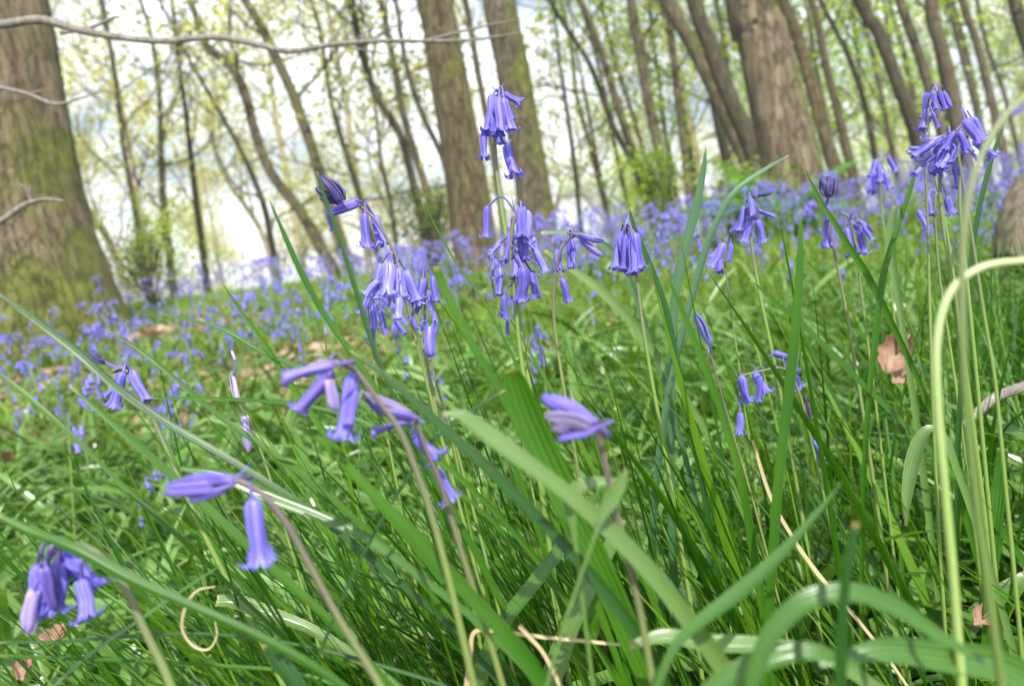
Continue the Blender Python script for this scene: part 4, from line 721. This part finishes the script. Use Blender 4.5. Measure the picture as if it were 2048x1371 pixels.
 (GB, 'yellow-green stalk slanting through the right middle grass', [(1505, 880, 6), (1540, 990, 9), (1590, 1080, 10), (1640, 1150, 10), (1700, 1220, 9)], .36, STRAW),
]
for r_ in RB: ribbon(*r_[:5], cat='leaf' if r_[0] == SLF else 'grass blade')

# ------------------------------------------------------------------ carpet bluebells: 300 in view one by one, the rest as one mass
def add_low_bell(A, p, d, ln, wide, g, mk):
    d = d / np.linalg.norm(d); a = np.cross(d, [0.3, .9, .1]); a /= np.linalg.norm(a); b = np.cross(d, a); s = 6
    prof = [(.10, 0), (.17, .2), (.16, .65), (.24 * wide, .86), (.42 * wide, .93)] ; an = np.arange(s) * math.pi / 3 + g.uniform(0, 1)
    rows_ = []
    for j, (r_, z_) in enumerate(prof):
        rr = r_ * np.ones(s * 2)
        aa = np.arange(s * 2) * math.pi / s
        if j == 4: rr[1::2] = .16
        zz = np.full(s * 2, z_)
        if j == 4: zz[1::2] = .78
        rows_.append(p + ln * (d * zz[:, None] + rr[:, None] * (np.cos(aa)[:, None] * a + np.sin(aa)[:, None] * b)))
    V = np.concatenate(rows_); k = s * 2; i = np.arange(4)[:, None] * k; j = np.arange(k)[None]
    F = np.stack([i + j, i + (j + 1) % k, i + k + (j + 1) % k, i + k + j], -1).reshape(-1, 4)
    uv = np.stack([np.tile(np.tile([.5, 0], s), 5), np.repeat(np.linspace(0, 1, 5), k)], -1); A.add(V, F, uv, mk)
def proto_geo(seed):
    g = np.random.default_rng(seed); H = g.uniform(.24, .34); a0 = g.uniform(0, 6.28); dr = np.array([math.cos(a0), math.sin(a0), 0])
    c = catmull([(0, 0, -.02), dr * .008 + [0, 0, H * .5], dr * .015 + [0, 0, H * .85], dr * .045 + [0, 0, H], dr * .075 + [0, 0, H - .008]], 4)
    S = Acc(); V, F, U = tube(c, np.linspace(.0017, .0007, len(c)), 5); S.add(V, F, U)
    bells = []
    nb = g.integers(7, 12)
    for k in range(nb):
        u = .42 + .58 * k / (nb - 1); i = min(int(u * (len(c) - 1)), len(c) - 1); q = c[i]
        aa = a0 + g.normal(0, 1.0); o = np.array([math.cos(aa), math.sin(aa), .5]) * g.uniform(.006, .012); p_ = q + o
        V, F, U = tube([q, q + o * .7 + [0, 0, .003], p_], .0005, 3); S.add(V, F, U, 1)
        B = Acc(); add_low_bell(B, p_, np.array([math.cos(aa) * .35, math.sin(aa) * .35, -1]) + g.normal(0, .15, 3), g.uniform(.014, .019), g.uniform(.6, 1.15) if k < nb - 2 else .25, g, 0); bells.append(B)
    return S, bells
NPRO = 6; pro = [proto_geo(50 + k) for k in range(NPRO)]
def mergeA(accs, mk=None):
    M_ = Acc()
    for a, k in accs:
        for V, F, U, mm in zip(a.V, a.F, a.U, a.M): M_.V.append(V); M_.F.append(F - 0); M_.U.append(U); M_.M.append(mm * 0 + k)
    # rebuild indices
    R_ = Acc(); 
    for V, F, U, mm in zip(M_.V, M_.F, M_.U, M_.M): R_.add(V, F - F.min(), U, mm[0])
    return R_
pstem = [S.mesh('stem', [STEM, STALK]) for S, b in pro]
pbell = [[B.mesh('flower', [PET, PET][j % 2]) for j, B in enumerate(b)] for S, b in pro]
psingle = [mergeA([(S, 0)] + [(B, 1) for B in b]).mesh('bluebell', [STEM, PET]) for S, b in pro]
g = np.random.default_rng(31)
n_try = 24000; yy = np.sqrt(g.uniform(.75 ** 2, 13.5 ** 2, n_try)); xx = g.uniform(-.78, .78, n_try) * (yy + .6)
def patch(x, y): return .5 + .5 * np.sin(1.9 * x + .8 * np.sin(1.3 * y)) * np.cos(1.6 * y + .5 * x + 1)
zz = ground_z(xx, yy); pts = np.stack([xx, yy, zz], -1); ppx, ppy, pd = proj(pts)
side = np.clip((xx / (yy + .01) + .35) / .5, 0, 1)
dens = (.10 + 1.0 * patch(xx, yy) ** 1.6) * (.55 + .45 * side) * np.clip(.30 + (yy - .9) / 2.2, .25, 1) * np.where(yy > 5, .55, 1)
dens = np.where((yy < 1.8) & (xx > -.1 * yy), dens * .3, dens); dens = np.where((xx > -.15 * yy) & (yy > 1.6) & (yy < 6), np.maximum(dens * 1.5, .45), dens); dens = np.where((xx < .1 * yy) & (yy > 1.1) & (yy < 3.6), np.maximum(dens * 2.2, .35), dens)
keep = g.random(n_try) < dens * .42
vis = (ppx > -150) & (ppx < 2200) & (ppy < 1500)
# leave the foot of the thick trunks free
for tx, ty, tr_ in [(P(55, 600, 4.6)[0], P(55, 600, 4.6)[1], .75), (P(1585, 372, 5.2)[0], P(1585, 372, 5.2)[1], .4)]:
    keep &= (xx - tx) ** 2 + (yy - ty) ** 2 > tr_ ** 2
t1 = P(55, 600, 4.6); keep &= ((xx - t1[0] - .2) ** 2 + (yy - t1[1]) ** 2 > 1.7 ** 2) | (g.random(n_try) < .3)
idx = np.where(keep)[0]; idx = idx[np.argsort(yy[idx])]
def zone(x, y, d):
    if x < 330 and y < 640: return 'bluebell at the foot of the massive mossy trunk at left', 'bluebells at the foot of the massive trunk'
    if x < 650 and y > 760: return 'bluebell in the near left grass below the middle of the picture', 'bluebells in the near left grass'
    if x < 650: return 'blurred bluebell on the open slope left of the middle', 'bluebells on the open left slope'
    if x < 1080: return 'blurred bluebell of the carpet below the two thick middle trunks', 'bluebells below the two middle trunks'
    if x < 1500: return 'blurred bluebell of the carpet below the green-flecked tree clump', 'bluebells below the green-flecked clump'
    if d > 2.2: return 'blurred bluebell of the dense blue bank under the right-hand trees', 'bluebells on the bank under the right-hand trees'
    return 'bluebell standing in the grass of the right half, behind the sharp ones', 'bluebells in the grass of the right half'
cnt = 0; rest = []
for i in idx:
    inv_ = bool(vis[i]) and -20 < ppx[i] < 2070
    if inv_ and cnt < 258:
        k = int(g.integers(0, NPRO)); lb, gp = zone(ppx[i], ppy[i], pd[i]); s = g.uniform(.72, 1.12); rz = g.uniform(0, 6.28)
        if yy[i] < 2.6:
            r_ = empty('bluebell', pts[i], lb, 'flower', gp); link('stem', pstem[k], r_)
            for bm_ in pbell[k]: link('flower', bm_, r_)
        else:
            r_ = tag(link('bluebell', psingle[k], None, pts[i]), lb, 'flower', gp)
        r_.scale = (s, s, s); r_.rotation_euler = (g.normal(0, .08), g.normal(-.05, .1), rz); cnt += 1
    else: rest.append(i)
A = Acc(); pg = []
for S, b in pro:
    q = mergeA([(S, 0)] + [(B, 1) for B in b]); pg.append((np.concatenate(q.V), np.concatenate(q.F), np.concatenate(q.U), np.concatenate(q.M)))
for i in rest:
    V, F, U, mm = pg[int(g.integers(0, NPRO))]; s = g.uniform(.75, 1.15); a = g.uniform(0, 6.28); ca, sa = math.cos(a), math.sin(a)
    A.V.append((V * s) @ np.array([[ca, sa, 0], [-sa, ca, 0], [0, 0, 1]]) + pts[i]); A.F.append(F + A.n); A.U.append(U); A.M.append(mm); A.n += len(V)
tag(link('bluebell_carpet', A.mesh('bluebell_carpet', [STEM, PET_FAR])), 'far part of the blue flower carpet running up to the brow under the trees', 'bluebells', kind='stuff')
print('bluebells individually', cnt, 'rest', len(rest))

# ------------------------------------------------------------------ grass, strap leaves, litter, weeds
def wedge(n, y0, y1, g, pw=2.0, k=.80, pad=.35):
    y = (g.uniform(y0 ** pw, y1 ** pw, n)) ** (1 / pw); x = g.uniform(-k, k, n) * (y + pad); return x, y
def field(name, label, n, y0, y1, Lr, wr, leanr, bendr, mat_, seed, leftbias=0, nseg=6, cross=2, broad=False, pw=2., dens=None, cat='grass', hfun=None, pad=.35, fold=.3):
    g = np.random.default_rng(seed); x, y = wedge(n, y0, y1, g, pw, pad=pad)
    if dens is not None:
        kk = g.random(n) < dens(x, y); x, y = x[kk], y[kk]
    n = len(x); base = np.stack([x, y, ground_z(x, y) - .004], -1)
    L_ = g.uniform(*Lr, n) * (hfun(x, y) if hfun is not None else 1)
    az = g.uniform(0, 2 * math.pi, n); lean = g.uniform(*leanr, n)
    # overall lie of the grass towards the left
    if leftbias:
        v = np.stack([np.cos(az) * lean, np.sin(az) * lean]); lb = leftbias(x, y) if callable(leftbias) else leftbias
        v[0] -= lb; lean = np.hypot(v[0], v[1]); az = np.arctan2(v[1], v[0])
    V, F, U = blade_field(base, L_, az, lean, g.uniform(*bendr, n), g.uniform(*wr, n), nseg, cross, fold, broad, g.normal(0, .5, n), True, g.normal(0, .4, n))
    # nothing pokes into the lens
    nv = (nseg + 1) * cross; Q = V.reshape(n, nv, 3); bad = (np.linalg.norm(Q - CPOS, axis=2).min(1) < .17)
    if bad.any():
        ok = ~bad; Q = Q[ok]; n2 = len(Q); V = Q.reshape(-1, 3); U = U[:n2 * nv]; F = F[:n2 * nseg * (cross - 1)]
    return tag(link(name, mesh_np(name, V, F, mat_, U)), label, cat, kind='stuff')
def hnear(x, y):   # low at left, tall at right
    s = np.clip((x / (y + .2) + .45) / .7, 0, 1); return (.50 + .50 * s)
def lbias(x, y):
    return .55 - .35 * np.clip((x / (y + .2) + .1) / .5, 0, 1)
def bare(x, y):
    p_ = .5 + .5 * np.sin(2.3 * x + 1.7 * y + 1) * np.cos(3.1 * y - 1.2 * x)
    left = np.clip((-x / (y + .2) - .02) / .3, 0, 1); return np.clip(1 - left * 1.15 * (p_ > .52) * (y < 5), .12, 1)
clump = P(1200, 1371, .42)
field('grass', 'fresh green grass blades around the nearest bluebells', 1900, .26, 1.25, (.15, .38), (.003, .008), (0, .45), (.1, 1.3), G_GRASS, 1, lbias, 8, 3, hfun=hnear, pw=1.5)
field('grass', 'finer grass blades filling the sward behind the nearest flowers', 9000, .9, 3.2, (.06, .18), (.003, .008), (0, .6), (.1, 1.4), G_FAR, 2, .15, 6, 2, hfun=hnear, dens=bare)
field('grass', 'distant grass and leaves on the slope up to the brow', 52000, 2.4, 13.5, (.05, .15), (.006, .014), (0, .7), (.2, 1.5), G_FAR, 3, .1, 4, 2, dens=bare)
field('bluebell_leaves', 'arching strap leaves of the bluebells lying over one another', 5400, .40, 1.8, (.14, .33), (.006, .0165), (.15, .8), (.8, 2.4), G_LIGHT, 4, .1, 10, 3, True, pw=1.6, cat='leaves', hfun=lambda x, y: .75 + .25 * hnear(x, y))
field('bluebell_leaves', 'arching strap leaves farther up the slope', 13000, 1.3, 5.5, (.10, .20), (.007, .014), (.3, 1.1), (.7, 2.0), G_LIGHT, 5, .1, 6, 3, True, cat='leaves', dens=bare)
# dense tuft fanning up left from the bottom centre
g = np.random.default_rng(9); n = 950; bx = g.normal(0, 1, n); base = np.array([P(1230, 1500, .44)] * n); base[:, 0] += bx * .10 - .01; base[:, 1] += g.normal(0, .055, n); base[:, 2] = ground_z(base[:, 0], base[:, 1]) - .005
lean = g.uniform(.05, 1.0, n) ** 1.0; az = math.pi + g.normal(0, .5, n); V, F, U = blade_field(base, g.uniform(.2, .42, n), az, lean * .9, g.uniform(-.1, .5, n), np.where(g.random(n) < .25, g.uniform(.006, .012, n), g.uniform(.002, .006, n)), 10, 3, .35, False, g.normal(0, .4, n), True, g.normal(0, .25, n))
nv = 33; Q = V.reshape(n, nv, 3); ok = np.linalg.norm(Q - CPOS, axis=2).min(1) > .2; Q = Q[ok]; n2 = len(Q)
tag(link('grass_tuft', mesh_np('grass_tuft', Q.reshape(-1, 3), F[:n2 * 20], G_HERO, U[:n2 * nv])), 'dense tuft of long blades fanning up to the left from the bottom centre', 'grass', kind='stuff')
field('bluebell_leaves', 'thin pale leaves arching over at the right of the middle', 1500, .5, 2.2, (.12, .26), (.003, .0065), (.1, .8), (1.3, 2.8), G_PALE, 14, .05, 11, 3, True, cat='leaves', dens=lambda x, y: (x > -.12 * y) * 1.0)
g = np.random.default_rng(19)
for cx_, cy_, cd_, n, lb in ((2010, 900, .62, 120, 'upright tuft of blades at the right edge in front of the log'), (1620, 980, .60, 80, 'upright tuft of blades below the flopped bluebell'), (1880, 620, .9, 110, 'tuft of tall dark blades under the right-hand cluster'), (2030, 640, .95, 190, 'tall fine blades standing right in front of the log at the right edge')):
    b0 = P(cx_, cy_, cd_); base = np.array([b0] * n); base[:, 0] += g.normal(0, .05, n); base[:, 1] += g.normal(0, .05, n); base[:, 2] = ground_z(base[:, 0], base[:, 1]) - .005
    V, F, U = blade_field(base, g.uniform(.16, .37, n), g.uniform(0, 6.28, n), g.uniform(0, .42, n), g.uniform(0, .6, n), g.uniform(.002, .006, n), 9, 3, .35, False, g.normal(0, .4, n), True, g.normal(0, .25, n))
    tag(link('grass_tuft', mesh_np('grass_tuft', V, F, G_HERO, U)), lb, 'grass', kind='stuff')
# dry straws
field('dry_grass', 'thin dry straws lying in the sward', 260, .35, 2.0, (.10, .26), (.0012, .0028), (.8, 1.4), (.1, .6), STRAW, 12, .1, 8, 2, cat='dry grass')
# leaf litter
def litter(n, y0, y1, g):
    x, y = wedge(n, y0, y1, g, 1.7); A = Acc(); ul = np.linspace(0, 1, 6); vl = np.array([-1, 0, 1.])
    for k in range(n):
        s = g.uniform(.02, .045); wv = np.array([.05, .5, .42, .62, .4, .04]) * g.uniform(.8, 1.2); c_ = g.normal(0, .35); a = g.uniform(0, 6.28); tx, ty = g.normal(0, .4, 2)
        Vv = np.array([[(u_ - .5) * 2 * s, v_ * w_ * s, s * (c_ * (u_ - .5) ** 2 * 2 + .5 * abs(v_) * w_ * c_)] for u_, w_ in zip(ul, wv) for v_ in vl])
        Rm = np.array(Matrix.Rotation(a, 3, 'Z') @ Matrix.Rotation(tx, 3, 'X') @ Matrix.Rotation(ty, 3, 'Y')); Vv = Vv @ Rm.T + [x[k], y[k], float(ground_z(x[k], y[k])) + .012]
        i = np.arange(5)[:, None] * 3 + np.arange(2)[None]; A.add(Vv, np.stack([i, i + 1, i + 4, i + 3], -1).reshape(-1, 4))
    return A
tag(link('leaf_litter', litter(5200, .3, 6, np.random.default_rng(21)).mesh('leaf_litter', DEAD)), 'brown dead oak leaves scattered on the soil under the grass', 'leaf litter', kind='stuff')
# weeds with scalloped round leaves
g = np.random.default_rng(22); A = Acc(); cent = [P(1990, 1000, .62), P(1960, 1120, .5), P(1990, 900, .75), P(1900, 1150, .55), P(130, 980, 1.2), P(180, 900, 1.5), P(1790, 1130, .6)]
for k in range(520):
    c_ = cent[int(g.integers(0, len(cent)))]; x = c_[0] + g.normal(0, .07); y = c_[1] + g.normal(0, .09); r_ = g.uniform(.007, .017); h_ = g.uniform(.012, .06); p0 = np.array([x, y, float(ground_z(x, y)) + h_])
    nn = g.normal(0, .35, 3) + [0, -.2, 1]; nn /= np.linalg.norm(nn); a = np.cross(nn, [0, 1, .2]); a /= np.linalg.norm(a); b = np.cross(nn, a)
    an = np.linspace(.25, 6.03, 22); rr = r_ * (1 + .13 * np.cos(an * 7)); Vv = np.vstack([[p0 - nn * r_ * .2], p0 + rr[:, None] * (np.cos(an)[:, None] * a + np.sin(an)[:, None] * b) + nn * (.12 * r_ * np.sin(an * 3.5))[:, None]])
    F = np.array([[0, j, j + 1, j + 2] for j in range(1, 21, 2)] ); A.add(Vv, F)
    V, F, U = tube([p0 - [0, 0, h_ + .01], p0 - nn * r_ * .2], .0006, 4); A.add(V, F, U)
tag(link('ground_ivy', A.mesh('ground_ivy', G_WEED)), 'low weeds with small round scalloped leaves at the right', 'weeds', kind='stuff')

# single brown leaves that stand out
def dead_leaf(label, px, py, d, size, nrm, roll, seed):
    g = np.random.default_rng(seed); p0 = P(px, py, d); L_ = size * d / FPX * .85; nu, nv = 17, 9; u = np.linspace(0, 1, nu)
    lob = .04 + .30 * np.sin(u * 3.1416) ** .8 * (1 + .14 * np.cos(u * 24 + g.uniform(0, 3))); v = np.linspace(-1, 1, nv)
    Vv = np.stack([np.repeat((u - .5)[:, None], nv, 1), v[None] * lob[:, None], .8 * (v ** 2)[None] * lob[:, None] + .10 * np.sin(u * 7 + 1)[:, None] + .05 * np.sin(v * 6)[None] * np.sin(u * 15)[:, None] + .02 * g.standard_normal((nu, nv))], -1).reshape(-1, 3) * L_
    q = Vector(nrm).to_track_quat('Z', 'Y').to_matrix() @ Matrix.Rotation(roll, 3, 'Z'); Vv = Vv @ np.array(q).T
    i = np.arange(nu - 1)[:, None] * nv + np.arange(nv - 1)[None]; F = np.stack([i, i + 1, i + nv + 1, i + nv], -1).reshape(-1, 4)
    tag(link('dead_leaf', mesh_np('dead_leaf', Vv, F, DEAD), None, p0), label, 'dead leaf')
dead_leaf('upper pale brown dead leaf standing in the grass at right', 1795, 705, .60, 110, (-.5, -.8, .3), 1.1, 1)
dead_leaf('lower tan dead leaf caught in the grass at right under the upper one', 1805, 752, .60, 80, (.1, -.8, .6), .4, 2)
dead_leaf('orange-brown dead leaf on the soil near the bottom right corner', 1965, 1235, .42, 80, (.2, -.6, .8), .2, 3)
dead_leaf('reddish dead leaf on the soil in the bottom left corner', 110, 1275, .62, 75, (.1, -.5, .9), .5, 4)
dead_leaf('pink-brown dead leaf lying under the grass at the far bottom left', 50, 1340, .56, 70, (-.1, -.5, .9), 2.1, 5)

# ferns and bramble at the foot of the thick right trunk
def fern(label, px, py, d, n, ln, seed, spread=1.0):
    g = np.random.default_rng(seed); b = P(px, py, d); b[2] = float(ground_z(b[0], b[1])); root = empty('fern', b, label, 'fern')
    for k in range(n):
        az = g.uniform(0, 6.28); l_ = ln * g.uniform(.7, 1.2); th = g.uniform(.1, .6) + np.linspace(0, 1.1, 13) ** 1.3
        D = np.stack([np.sin(th) * math.cos(az), np.sin(th) * math.sin(az), np.cos(th)], -1); c = np.vstack([[0, 0, 0], np.cumsum(D * l_ / 13, 0)]); A = Acc(); V, F, U = tube(c, np.linspace(.004, .001, 14), 4); A.add(V, F, U)
        S = np.array([-math.sin(az), math.cos(az), 0])
        for j in range(2, 14):
            for sgn in (-1, 1):
                L_ = l_ * .26 * math.sin(min(1, (14 - j) / 9) * 1.57) ; q = c[j]; dv = S * sgn + D[min(j, 12)] * .35; dv /= np.linalg.norm(dv); pr = np.cross(dv, S * sgn + [0, 0, 1]); pr = D[min(j, 12)]
                wv = L_ * .16; Vv = np.array([q - pr * wv * .5, q + dv * L_ * .5 - pr * wv, q + dv * L_ - [0, 0, L_ * .2], q + dv * L_ * .5 + pr * wv]); A.add(Vv, np.array([[0, 1, 2, 3]]))
        link('frond', A.mesh('frond', G_FERN), root)
fern('tall fern unfurling in front of the thickest right-hand trunk', 1560, 360, 4.4, 9, .62, 1)
fern('low spreading fern left of the thickest right-hand trunk', 1495, 385, 4.5, 9, .5, 2)
fern('small fern right of the thickest right-hand trunk at the edge of the carpet', 1640, 375, 4.3, 7, .42, 3)
def shrub(label, px, py, d, r_, n, seed, m_):
    g = np.random.default_rng(seed); b = P(px, py, d); b[2] = float(ground_z(b[0], b[1])); root = empty('shrub', b, label, 'shrub'); A = Acc(); tips = []
    for k in range(9):
        a = g.uniform(0, 6.28); grow(g, (0, 0, -.03), (math.cos(a) * .5, math.sin(a) * .5, 1), r_ * 1.4, .012, 2, A, tips, 5)
    link('stems', A.mesh('stems', BARK_MOSS), root); B = Acc(); leaves_at(g, tips, n, .022, r_ * .10, B); link('foliage', B.mesh('foliage', m_), root)
shrub('bramble bush with fine leaves at the left foot of the thickest right-hand trunk', 1500, 380, 4.9, .30, 1300, 5, LEAF_D)
shrub('small bright green bush on the skyline right of the massive left trunk', 285, 500, 7.5, .55, 1500, 6, LEAF_G)
shrub('low leafy bush below the green-flecked tree clump', 1330, 420, 7.0, .5, 1800, 7, LEAF_G)
shrub('pale leafy bush on the skyline left of the middle brown trunk', 860, 470, 8.0, .5, 1800, 8, LEAF_D)

# ------------------------------------------------------------------ the hazy spring air between the trees
m, t, o = mat('spring_haze'); pv = N(t, 'ShaderNodeVolumePrincipled'); pv.inputs['Color'].default_value = (.98, .99, 1, 1); pv.inputs['Density'].default_value = .0028; pv.inputs['Anisotropy'].default_value = .2
t.links.new(pv.outputs[0], o.inputs['Volume'])
x0, x1, y0, y1, z0, z1 = -270, 270, -70, 400, -10, 19
V = np.array([[x, y, z] for x in (x0, x1) for y in (y0, y1) for z in (z0, z1)], float)
F = np.array([[0, 1, 3, 2], [4, 6, 7, 5], [0, 4, 5, 1], [2, 3, 7, 6], [0, 2, 6, 4], [1, 5, 7, 3]])
tag(link('haze', mesh_np('haze', V, F, m, smooth=False)), 'thin pale haze in the air of the wood', 'haze', kind='stuff')
